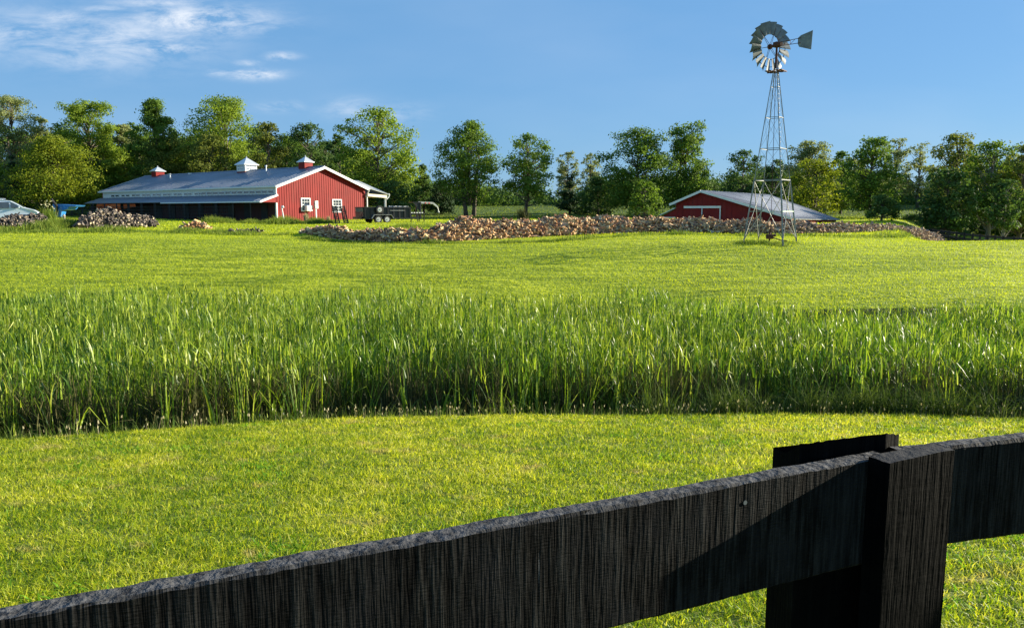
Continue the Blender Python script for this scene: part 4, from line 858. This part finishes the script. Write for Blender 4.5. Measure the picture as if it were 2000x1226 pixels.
# ------------------------------------------------------------------ dump trailer
TD = 72.0; az_t = R(58); o_ = P(711, 436, TD); gzt = hz(o_.x, o_.y)
tl = empty('dump_trailer', Vector((o_.x, o_.y, gzt)), math.pi / 2 - az_t, 'black gooseneck dump trailer with tandem axles parked beside the red gable wall', 'trailer')
L_, Wd = 4.75, 2.05; z0, z1 = .42, 1.48     # local: +x forward, +y away
m = MB(); m.box((L_ / 2, .03, (z0 + z1) / 2), (L_, .05, z1 - z0)); m.box((L_ / 2, Wd, (z0 + z1) / 2), (L_, .05, z1 - z0)); m.box((L_, Wd / 2, (z0 + z1) / 2), (.05, Wd - .1, z1 - z0)); m.box((L_ / 2, Wd / 2, z0 + .03), (L_, Wd - .1, .06))
m.beam((0, -.03, z1), (L_, -.03, z1), .1, .1); m.beam((0, Wd + .03, z1), (L_, Wd + .03, z1), .1, .1); m.beam((0, 0, z0 + .05), (L_, 0, z0 + .05), .12, .12)
for k in range(9): m.box((.1 + k * (L_ - .2) / 8, -.035, (z0 + z1) / 2), (.08, .08, z1 - z0 - .15))
m.build('dump_bed', M['black'], tl)
m = MB(); m.box((-.03, Wd * .25, .95), (.05, Wd * .5 - .03, .95)); m.box((-.03, Wd * .75, .95), (.05, Wd * .5 - .03, .95)); m.box((-.06, Wd / 2, 1.46), (.07, Wd, .07)); m.box((-.06, Wd / 2, 1.05), (.04, Wd, .05)); m.build('tailgate', M['black'], tl)
m = MB(); m.box((-.064, Wd * .5, 1.26), (.02, Wd * .92, .36)); m.build('tailgate_board', M['tan'], tl)
m = MB(); m.beam((-.3, .35, .5), (L_ + 1.2, .35, .5), .1, .2); m.beam((-.3, Wd - .35, .5), (L_ + 1.2, Wd - .35, .5), .1, .2); m.box((L_ * .45, Wd / 2, .42), (2.0, Wd - .2, .12)); m.beam((-.28, 0, .5), (-.28, Wd, .5), .12, .22); m.box((L_ + 1.2, Wd / 2, .5), (.14, 1.5, .2))
for x in (1.2, 3.6): m.beam((x, .2, .4), (x, Wd - .2, .5), .08, .1)
m.build('chassis', M['black'], tl)
m = MB(); m.tube([(.0, Wd / 2 + .1, .55), (-.3 + L_, Wd / 2, .7)], .06, 8); m.build('hoist', M['galv'], tl)
# wheels
def wheel_at(x, y, z, name='wheel', r_=.37, w=.22, parent=None):
    t = MB(); t.tube([(0, -w / 2, 0), (0, -w / 2 + .03, 0), (0, w / 2 - .03, 0), (0, w / 2, 0)], [r_ * .9, r_, r_, r_ * .9], 24); o = t.build(name, M['rubber'], parent or tl, sm=False); o.location = (x, y, z)
    h = MB(); h.tube([(0, -w / 2 - .012, 0), (0, -w / 2 + .02, 0)], [r_ * .58, r_ * .6], 20); h.tube([(0, -w / 2 - .03, 0), (0, -w / 2, 0)], r_ * .18, 12); hh_ = h.build('rim', M['rimm'], o)
    h2 = MB(); h2.tube([(0, -w / 2 - .04, 0), (0, -w / 2 - .02, 0)], r_ * .12, 10)
    for k in range(8): t_ = k * math.pi / 4; h2.tube([(math.cos(t_) * r_ * .4, -w / 2 - .016, math.sin(t_) * r_ * .4), (math.cos(t_) * r_ * .4, -w / 2 - .008, math.sin(t_) * r_ * .4)], r_ * .07, 6)
    h2.build('hub', M['black'], o)
    return o
fwx = [ ]
for px in (737.5, 754.5):
    rr = ray(px, 430)[0]; d_ = Vector((math.sin(az_t), math.cos(az_t), 0)); t_ = (tl.location.x - rr * tl.location.y) / (rr * d_.y - d_.x); fwx.append(t_)
for x in fwx:
    wheel_at(x, -.12, .37); o = wheel_at(x, Wd + .12, .37); o.rotation_euler = (0, 0, math.pi)
m = MB(); xc = sum(fwx) / 2; hw = (fwx[1] - fwx[0]) / 2 + .42
pts = [(xc - hw - .25, .45), (xc - hw, .80), (xc + hw, .80), (xc + hw + .25, .45)]
for y in (-.14, Wd + .14):
    m = MB()
    for i in range(3): m.beam((pts[i][0], y, pts[i][1]), (pts[i + 1][0], y, pts[i + 1][1]), .3, .03)
    m.build('fender', M['galv'], tl)
rr = ray(739, 430)[0]; sx_ = (tl.location.x - rr * tl.location.y) / (rr * d_.y - d_.x); sx_ += .05
sp_ = wheel_at(sx_, -.2, 1.27, 'spare_wheel', .37, .2)
m = MB(); m.box((3.35, -.085, 1.2), (1.5, .02, .035)); m.build('side_rail', M['galv'], tl)
m = MB(); 
for k in range(12): m.tube([(2.6 + k * .17, .2 + .12 * math.sin(k * 2.1), 1.54 + .04 * math.cos(k * 3)), (2.8 + k * .17, .5, 1.56)], .07, 6)
m.build('tarp_roll', M['galv'], tl)
# gooseneck
m = MB(); nx_ = L_ + 1.3
for y in (Wd / 2 - .45, Wd / 2 + .45): m.beam((nx_, y, .45), (nx_, y, 1.95), .14, .14)
m.prism([(nx_ - .75, Wd / 2 - .46, 1.95), (nx_ + .05, Wd / 2 - .46, 1.95), (nx_ + .05, Wd / 2 - .46, 1.0)], (0, .04, 0)); m.box((nx_ - .35, Wd / 2, 1.98), (.9, 1.0, .08))
m.build('riser', M['black'], tl)
m = MB(); m.beam((nx_, Wd / 2, 1.98), (nx_ + 1.6, Wd / 2, 1.93), .14, .18); m.beam((nx_ + 1.58, Wd / 2, 1.92), (nx_ + 2.1, Wd / 2, 1.55), .14, .16); m.tube([(nx_ + 2.08, Wd / 2, 1.6), (nx_ + 2.2, Wd / 2, 1.1)], .045, 8); m.tube([(nx_ + 2.2, Wd / 2, 1.14), (nx_ + 2.2, Wd / 2, 1.0)], .09, 8); m.build('gooseneck', M['galv'], tl)
m = MB(); m.box((nx_ + .75, Wd / 2 - .085, 1.93), (.16, .01, .09)); m.box((nx_ + 1.15, Wd / 2 - .085, 1.92), (.16, .01, .09)); m.build('red_marker', M['redtape'], tl)
m = MB(); m.box((L_ + .65, .2, .95), (1.15, .04, .16)); m.box((L_ + .7, Wd / 2, .9), (1.1, Wd - .5, .05)); m.build('front_deck', M['black'], tl)
m = MB()
for k in range(5): m.box((L_ + .2 + k * .28, .17, .99), (.17, .012, .08))
m.build('reflective_strip', M['tape'], tl)
for x, y in ((L_ + .15, .25), (nx_ - .2, .45), (nx_ + .25, .3), (nx_ + .25, Wd - .3)):
    m = MB(); m.beam((x, y, .9), (x, y, .04), .07, .07); m.box((x, y, .03), (.2, .2, .03)); m.build('jack_leg', M['black'], tl)
# ramps leaning up behind the tailgate
def ramp(pb, pt, D0, D1):
    p0 = P(*pb, D0); p0.z = hz(p0.x, p0.y) + .05; p1 = P(*pt, D1); m = MB(); ax = (p1 - p0).normalized(); sd_ = Vector((.88, -.47, 0)); sd_.normalize()
    for s in (0, .42): m.beam(p0 + sd_ * s, p1 + sd_ * s, .1, .12)
    m.beam(p0 + sd_ * .21, p1 + sd_ * .21, .04, .05)
    for k in range(10): c_ = p0.lerp(p1, (k + .5) / 10); m.beam(c_, c_ + sd_ * .42, .1, .05)
    mi = Matrix.Translation(tl.location) @ Matrix.Rotation(tl.rotation_euler.z, 4, 'Z'); mi = mi.inverted(); m.v = [tuple(mi @ Vector(v)) for v in m.v]
    m.build('ramp', M['black'], tl)
ramp((656.5, 434), (649, 402), 72.6, 72.6); ramp((673, 434), (665, 402), 72.2, 72.2)

# ------------------------------------------------------------------ minivan
VD = 62.0; v0 = P(79, 430, VD); v0.z = hz(v0.x, v0.y)
van = empty('minivan', v0, R(27), 'pale silver-blue minivan with roof rack parked at the left behind a woodpile', 'minivan')
side_pts = [(0, .28), (-.03, .58), (.06, .84), (.32, 1.0), (.85, 1.13), (.98, 1.17), (1.38, 1.44), (1.8, 1.67), (2.4, 1.76), (3.6, 1.78), (4.6, 1.73), (4.95, 1.5), (5.1, .95), (5.12, .4), (5.0, .28)]
def vsec(y, inset, drop):
    return [(-(x + (inset if x < 2.5 else -inset) * (1 if z > .4 else .4)), y, z - (drop if z > 1.0 else 0)) for x, z in side_pts]
m = MB(); rows = [vsec(-.92, .10, .0), vsec(-.98, .04, 0), vsec(-.6, 0, 0), vsec(.6, 0, 0), vsec(.98, .04, 0), vsec(.92, .1, 0)]
# tumblehome: pull the glasshouse inward
rows2 = []
for row in rows:
    rows2.append([(x, y * (1 - .16 * max(0, (z - 1.0) / .7)) if abs(y) > .7 else y, z + (.03 if abs(y) < .7 and z > 1.0 else 0)) for x, y, z in row])
nS = len(side_pts); V = [p for r_ in rows2 for p in r_]; Fc = [(i * nS + j, i * nS + (j + 1) % nS, (i + 1) * nS + (j + 1) % nS, (i + 1) * nS + j) for i in range(5) for j in range(nS)] + [tuple(range(nS)), tuple(range(5 * nS, 6 * nS))]
m.add(V, Fc); m.build('body', M['carpaint'], van, bev=.02)
def vwin(pts, name='side_window'):
    w = MB(); w.prism([(-x, -(.985 * (1 - .16 * max(0, (z - 1.0) / .7))) - .012 + .055 * 0, z) for x, z in pts], (0, .02, 0)); return w.build(name, M['glass'], van)
vwin([(1.15, 1.16), (1.85, 1.14), (1.85, 1.58), (1.72, 1.55)]); vwin([(1.95, 1.14), (3.1, 1.12), (3.1, 1.62), (1.95, 1.6)]); vwin([(3.25, 1.12), (4.7, 1.12), (4.55, 1.58), (3.25, 1.62)])
w = MB(); w.add([(-1.0, -.72, 1.21), (-1.0, .72, 1.21), (-1.78, .62, 1.70), (-1.78, -.62, 1.70)], [(0, 1, 2, 3)]); o = w.build('windscreen', M['glass'], van); md = o.modifiers.new('t', 'SOLIDIFY'); md.thickness = .04; md.offset = 0
for y in (-.62, .62):
    w = MB(); w.beam((-2.3, y, 1.88), (-4.5, y, 1.85), .06, .06)
    for x in (2.5, 3.4, 4.4): w.beam((-x, y, 1.72), (-x, y, 1.86), .05, .05)
    w.build('roof_rail', M['tin'], van)
w = MB(); w.box((-1.3, -1.0, 1.2), (.12, .16, .13)); w.build('mirror', M['carpaint'], van, bev=.02)
w = MB(); w.box((-.22, -.80, .72), (.35, .16, .14)); w.build('headlight', M['tape'], van, bev=.02)
for x in (.95, 4.0):
    o = wheel_at(-x, -.9, .33, 'wheel', .33, .22, van)
    o = wheel_at(-x, .9, .33, 'wheel', .33, .22, van); o.rotation_euler = (0, 0, math.pi)

# ------------------------------------------------------------------ blue covered cart with a dark lever, left of the barn
BD = 66.0; c = GX(112, BD)
bc = empty('tarped_cart', c, 0, 'bright blue plastic covered cart standing between the minivan and the barn', 'cart')
def L(px, py, dy=0): p = P(px, py, BD + dy); return p - c
m = MB(); b1_ = [L(102, 399), L(110, 399), L(111.5, 423), L(104, 424)]; m.prism(b1_, (0, .9, 0)); m.prism([L(111, 402), L(122, 408), L(118, 424), L(111, 424)], (0, .7, 0)); m.build('blue_cover', M['blue'], bc, bev=.05)
m = MB(); m.prism([L(111, 399), L(149, 401), L(146, 403.5), L(134, 404), L(131, 409), L(122, 411), L(112, 402)], (.2, 1.1, 0)); m.build('blue_sheet', M['blue'], bc)
m = MB(); m.tube([L(100.5, 388.5, -.1), L(105, 396, -.1), L(111, 402, -.1), L(111, 420, -.1)], [.09, .1, .1, .08], 7); m.build('lever', M['blackwood'], bc)
m = MB(); 
for x in (104, 118): m.tube([L(x, 423, -.05), L(x, 428, -.05)], .07, 6)
m.build('cart_leg', M['blackwood'], bc)
c = GX(125.5, 64); m = MB(); m.tube([(0, 0, -.1), (0, 0, .42), (0, 0, .46)], [.1, .1, .12], 10); m.tube([(0, 0, .46), (0, 0, .62)], [.15, .05], 10); o = m.build('bollard', M['post']); o.location = c; tag(o, 'short pale capped standpipe in the weeds beside the blue cart', 'standpipe')

# ------------------------------------------------------------------ firewood
def log_mesh(seed, mats, arc=100):
    rr = random.Random(seed); Lh = rr.uniform(.42, .54) / 2; r_ = rr.uniform(.065, .105); prof = [(0, 0)]; n = 3
    for k in range(n + 1): a = R(arc) * k / n; prof.append((r_ * math.cos(a) * rr.uniform(.9, 1.1), r_ * math.sin(a) * rr.uniform(.9, 1.1)))
    cx_ = sum(p[0] for p in prof) / 5; cy_ = sum(p[1] for p in prof) / 5; V = []; bow = rr.uniform(-.02, .02)
    for s in (-1, 0, 1):
        for (a, b) in prof: V.append((s * Lh + rr.uniform(-.01, .01), a - cx_, b - cy_ + (bow if s == 0 else 0)))
    Fc, Mi = [], []
    for i in range(2):
        for k in range(5):
            Fc.append((i * 5 + k, i * 5 + (k + 1) % 5, i * 5 + 5 + (k + 1) % 5, i * 5 + 5 + k)); Mi.append(1 if k in (1, 2) else 0)
    return np.array(V), Fc, Mi
LOGS = [log_mesh(i, None, a) for i, a in enumerate((70, 95, 120, 85, 150, 60, 110, 175))]
def pile_stations(rows, D0=30, D1=80):
    out = []
    ys = np.array([G(px, pb, D0, D1).y for px, pb, pt in rows]); tpx = np.array([q_[0] for q_ in rows], float); tpx = (tpx - tpx.mean()) / (tpx.std() + 1e-6)
    deg = 4 if len(rows) > 12 else 1; ys = np.polyval(np.polyfit(tpx, ys, deg), tpx)
    for (px, pb, pt), y_ in zip(rows, ys):
        g_ = Vector((ray(px, pb)[0] * y_, y_, 0)); h = .8
        for _ in range(6): yr = g_.y + 1.35 * h; h = max(.15, ray(px, pt)[1] * yr - hz(g_.x, yr) - .06)
        out.append((g_.x, g_.y, h))
    return out
def make_pile(rows, nlog, D0, D1, name, label, mats, indiv=0, iname='firewood_log', group=None, labels=None, lscale=1.0):
    st = pile_stations(rows, D0, D1); xs = np.array([s[0] for s in st]); fy = np.array([s[1] for s in st]); hh = np.array([s[2] for s in st])
    def surf(x, v):                 # v: across, 0 front foot .. 1 back foot
        h = np.interp(x, xs, hh); y0 = np.interp(x, xs, fy); y = y0 + v * h * 3.3
        pr = np.clip(np.sin(np.clip(v, 0, 1) * np.pi), 0, 1) ** .75
        lump = 1 + .12 * np.sin(x * 2.1 + v * 3) + .08 * np.sin(x * 5.3 + v * 7)
        return x, y, height(x, y) + h * pr * lump * .93 - .02, h
    V = []; Fs = []; nu, nv = 160, 14
    U = np.linspace(xs[0] + .1, xs[-1] - .1, nu); Vv = np.linspace(0.02, .98, nv)
    UU, VV = np.meshgrid(U, Vv); x, y, z, h = surf(UU, VV); z = z - .12 * np.minimum(1, h) - .02
    ii = np.arange(nu * nv).reshape(nv, nu); Q = np.stack([ii[:-1, :-1], ii[:-1, 1:], ii[1:, 1:], ii[1:, :-1]], -1).reshape(-1, 4)
    base_v = np.stack([x, y, z], -1).reshape(-1, 3)
    w = np.interp(U, xs, hh) ; cdf = np.cumsum(w); cdf /= cdf[-1]
    lx = np.interp(rng.random(nlog), cdf, U); lv = rng.beta(1.1, 1.5, nlog) * .95; x, y, z, h = surf(lx, lv)
    z = z + rng.normal(-.01, .05, nlog); yaw = rng.uniform(0, 6.28, nlog); pit = rng.normal(0, .38, nlog); rol = rng.uniform(0, 6.28, nlog)
    vis = (lv < .42); order = np.argsort(np.where(vis, y - 2.2 * z, 999) + rng.random(nlog) * 2.0); isind = np.zeros(nlog, bool); isind[order[:indiv]] = True
    AV, AF, AM, n = [base_v], [], [], len(base_v)
    fl_ = [tuple(q_) for q_ in Q]; ml = [1] * len(fl_)
    protos = {}
    for i in range(nlog):
        lvv, lf, lm = LOGS[rng.integers(0, 8)] if not isind[i] else LOGS[i % 8]
        rt = Matrix.Rotation(yaw[i], 3, 'Z') @ Matrix.Rotation(pit[i], 3, 'Y') @ Matrix.Rotation(rol[i], 3, 'X'); s = rng.uniform(.8, 1.2) * lscale
        if isind[i]:
            key = i % 8
            k0 = key
            if k0 not in protos:
                me = bpy.data.meshes.new(iname); me.from_pydata(lvv.tolist(), [], [f for f in lf] + [(4, 3, 2, 1, 0), (10, 11, 12, 13, 14)])
                for mm in mats: me.materials.append(mm)
                me.polygons.foreach_set('material_index', lm + [0, 0]); me.update(); protos[k0] = bpy.data.objects.new(iname, me); pr = protos[k0]; COL.objects.link(pr)
            else: pr = protos[k0].copy(); COL.objects.link(pr)
            pr.name = iname; pr.location = (x[i], y[i], z[i] + .03); pr.rotation_euler = rt.to_euler(); pr.scale = (s, s, s)
            tag(pr, labels(x[i], lv[i], k0), 'firewood log', group); continue
        v_ = lvv @ np.array(rt).T * s + np.array([x[i], y[i], z[i]]); AV.append(v_)
        for f, mi_ in zip(lf, lm): fl_.append(tuple(a + n for a in f)); ml.append(mi_)
        fl_.append((n, n + 1, n + 2, n + 3)); ml.append(0); fl_.append((n + 3, n + 4, n, n)[:3]); ml.append(0)
        fl_.append((n + 10, n + 11, n + 12, n + 13)); ml.append(0); fl_.append((n + 13, n + 14, n + 10)); ml.append(0)
        n += 15
    me = bpy.data.meshes.new(name); me.from_pydata(np.concatenate(AV).tolist(), [], fl_)
    for mm in mats: me.materials.append(mm)
    me.polygons.foreach_set('material_index', ml); me.update()
    import bmesh
    b = bmesh.new(); b.from_mesh(me); bmesh.ops.recalc_face_normals(b, faces=b.faces); b.to_mesh(me); b.free()
    o = bpy.data.objects.new(name, me); COL.objects.link(o); tag(o, label, 'firewood', kind='stuff'); return st
def loglab(x, v, k):
    tone = ('slim', 'stout')[k in (1, 4, 6)]; row = 'low on the front' if v < .15 else ('halfway up the front' if v < .28 else 'near the top')
    px = 'by the trailer' if x < -4.5 else ('below the twin-trunk tree' if x < 1 else ('left of the barn' if x < 9 else 'by the windmill'))
    return f'{tone} split log {row} of the long woodpile {px}'
LONG = [(588, 461, 456), (610, 461, 447), (640, 462, 440), (668, 464, 446), (690, 470, 456), (715, 470, 446), (745, 471, 447), (790, 471, 450), (830, 471, 447), (870, 470, 436), (905, 470, 427), (935, 469, 425), (975, 469, 431), (1005, 469, 433), (1040, 468, 428), (1075, 467, 424), (1110, 464, 425), (1150, 462, 424), (1190, 459, 424), (1240, 455, 424),
        (1300, 454, 427), (1330, 453, 428), (1360, 455, 426), (1400, 455, 429), (1450, 456, 430), (1500, 457, 431), (1560, 457, 434), (1620, 457, 437), (1660, 458, 438), (1700, 459, 439), (1760, 462, 444), (1800, 464, 449), (1835, 465, 457), (1855, 466, 463)]
make_pile(LONG, 8200, 34, 64, 'firewood', 'the countless smaller split logs heaped in the long woodpile across the field', [M['split'], M['barkw']], 300, 'firewood_log', 'split logs in the long woodpile', loglab)
dl = lambda where: (lambda x, v, k: '')
make_pile([(-60, 447, 432), (-10, 447, 419), (30, 446, 422), (50, 444, 419), (72, 443, 428), (85, 442, 438)], 420, 44, 64, 'grey_firewood', 'grey and brown split firewood heaped in front of the minivan', [M['splitg'], M['barkg']])
make_pile([(138, 446, 438), (152, 446, 424), (170, 447, 413), (185, 448, 411), (200, 448, 418), (215, 448, 419), (240, 447, 420), (262, 446, 419), (280, 444, 425), (296, 442, 438)], 950, 44, 64, 'dark_firewood', 'dark barked split firewood heap before the far end of the long barn', [M['splitg'], M['barkg']], lscale=1.25)
make_pile([(346, 449, 444), (362, 449, 436), (376, 450, 432), (390, 450, 437), (406, 449, 446)], 160, 44, 64, 'small_firewood_heap', 'small heap of brown firewood in front of the stables', [M['split'], M['barkg']])
make_pile([(444, 457, 453), (470, 457, 450), (490, 457, 449), (510, 456, 453)], 110, 40, 64, 'flat_firewood_heap', 'flat low scatter of pale firewood on the grass before the barn', [M['splitg'], M['barkg']])

# ------------------------------------------------------------------ unmown weeds: along the piles, the barn and the windmill feet
parts = []
def weed_line(rows, N, hmin, hmax, wy=.8, D0=30, D1=95, w=(.02, .05), mi=0, dy=0):
    g_ = [G(px, py, D0, D1) for px, py in rows]; gx_ = np.array([p.x for p in g_]); gy_ = np.array([p.y for p in g_]); s = np.cumsum(np.r_[0, np.hypot(np.diff(gx_), np.diff(gy_))]); t = rng.random(N) * s[-1]
    x = np.interp(t, s, gx_) + rng.normal(0, .15, N); y = np.interp(t, s, gy_) + rng.normal(0, wy * .5, N) + dy
    cl = .55 + .45 * np.sin(t * 1.3) * np.sin(t * .37 + 1) + .2 * np.sin(t * 3.1)
    parts.append((*blades('w', x, y, rng.uniform(hmin, hmax, N) * np.clip(cl, .3, 1.2), rng.uniform(*w, N), rng.uniform(.1, .8, N), None, K=2), mi))
weed_line([(590, 465), (680, 474), (850, 475), (1000, 474), (1090, 471)], 5000, .1, .28, .5)
weed_line([(1090, 471), (1180, 464), (1240, 459), (1400, 459), (1600, 461), (1750, 464), (1860, 468)], 9000, .15, .42, .8)
weed_line([(-60, 452), (100, 452), (160, 453), (320, 453), (420, 455), (560, 459)], 12000, .15, .5, 1.6)
weed_line([(85, 446), (110, 446), (138, 447)], 5000, .3, .8, 2.)
weed_line([(400, 436), (470, 436), (540, 436), (600, 436), (650, 436)], 9000, .3, .95, 1.2, 60, 80)
weed_line([(530, 438), (590, 437), (640, 436)], 3000, .3, 1.0, 1., 60, 82)
weed_line([(1440, 476), (1480, 474), (1525, 479), (1555, 473)], 1600, .1, .3, .7, w=(.015, .03))
weed_line([(1600, 462), (1700, 465), (1800, 468), (1840, 470)], 1800, .15, .45, .9)
weed_line([(1845, 466), (1862, 468), (1875, 468)], 800, .3, .7, .5, mi=2)
weed_line([(770, 444), (820, 444), (850, 444)], 1800, .1, .4, 2., 60, 80)
weed_line([(-60, 436), (60, 434), (160, 434), (300, 435)], 5000, .2, .5, 3., 56, 80)
wd = join_strips('rough_weeds', parts, [M['weed'], M['clover'], M['dead_shade_reed']]); tag(wd, 'rough unmown grass and weeds fringing the woodpiles and the barn foot', 'weeds', kind='stuff')
# bare stalks with pale heads near the gable and blossoms near the cart
for (px, py, h, D, lab) in ((598, 427, 20, 74, 'tall dry weed stalk with a pale head under the air conditioner'), (641, 427, 14, 74, 'dry curling weed plant between the meter box and the ramps'), (1020, 425, 28, 86, 'brown dry shrub under the thin-trunked tree')):
    g_ = GX(px, D); N = 260; hgt = h / F * D; r_ = (.25 if px != 1020 else .95); bx_ = rng.normal(0, r_ * .3, N); by_ = rng.normal(0, r_ * .3, N)
    V, Q = strips(np.stack([bx_, by_, np.zeros(N)], -1), rng.uniform(.4, 1, N) * hgt * 1.1, rng.uniform(.02, .06, N), rng.uniform(.0, .5, N), rng.uniform(0, 6.28, N), 3)
    o = link('dry_weed', np_mesh('dry_weed', V, Q), M['seed'] if px != 1020 else M['dead_shade_reed']); o.location = g_; tag(o, lab, 'plant')
g_ = GX(98, 64); N = 300; V1, Q1 = strips(np.stack([rng.normal(0, .3, N), rng.normal(0, .3, N), np.zeros(N)], -1), rng.uniform(.5, 1.5, N), rng.uniform(.02, .04, N), rng.uniform(.05, .5, N), rng.uniform(0, 6.28, N), 3)
Pc = np.stack([rng.normal(-.05, .22, 46), rng.normal(0, .2, 46), rng.uniform(.9, 1.75, 46)], -1); Nn = rng.normal(0, 1, (46, 3)); Nn /= np.linalg.norm(Nn, axis=1)[:, None]; V2, Q2 = leaf_quads(Pc, Nn, rng.uniform(.07, .13, 46))
o = link('flowering_shrub', np_mesh('flowering_shrub', np.concatenate([V1, V2]), np.concatenate([Q1, Q2 + len(V1)]), np.r_[np.zeros(len(Q1)), np.ones(len(Q2))]), [M['weed'], M['bloom']]); o.location = g_; tag(o, 'spindly shrub with pale yellow blossoms against the blue cart', 'shrub')

# ------------------------------------------------------------------ far black rail fence behind the woodpile tail
ff = empty('rail_fence', GX(1640, 84), 0, 'low black three-rail fence running behind the tail of the woodpile to the right', 'fence')
line = [P(1600, 434.5, 86), P(1680, 436.5, 83), P(1760, 442, 79), P(1840, 450, 73), P(1900, 457, 67), P(1960, 462, 62), P(2050, 466, 56)]
for p in line: pass
pp = []
for i in range(len(line) - 1):
    for k in range(4): pp.append(line[i].lerp(line[i + 1], k / 4))
pp.append(line[-1])
for p in pp:
    m = MB(); zb = min(hz(p.x, p.y), p.z - .8); m.beam(Vector((p.x, p.y, zb - .1)), p + UP * .05, .13, .13); loc_build(m, 'post', M['blackwood'], ff)
for dz in (-.1, -.5, -.9):
    m = MB()
    for i in range(len(pp) - 1): m.beam(pp[i] + UP * dz, pp[i + 1] + UP * dz, .05, .16)
    loc_build(m, 'rail', M['blackwood'], ff)
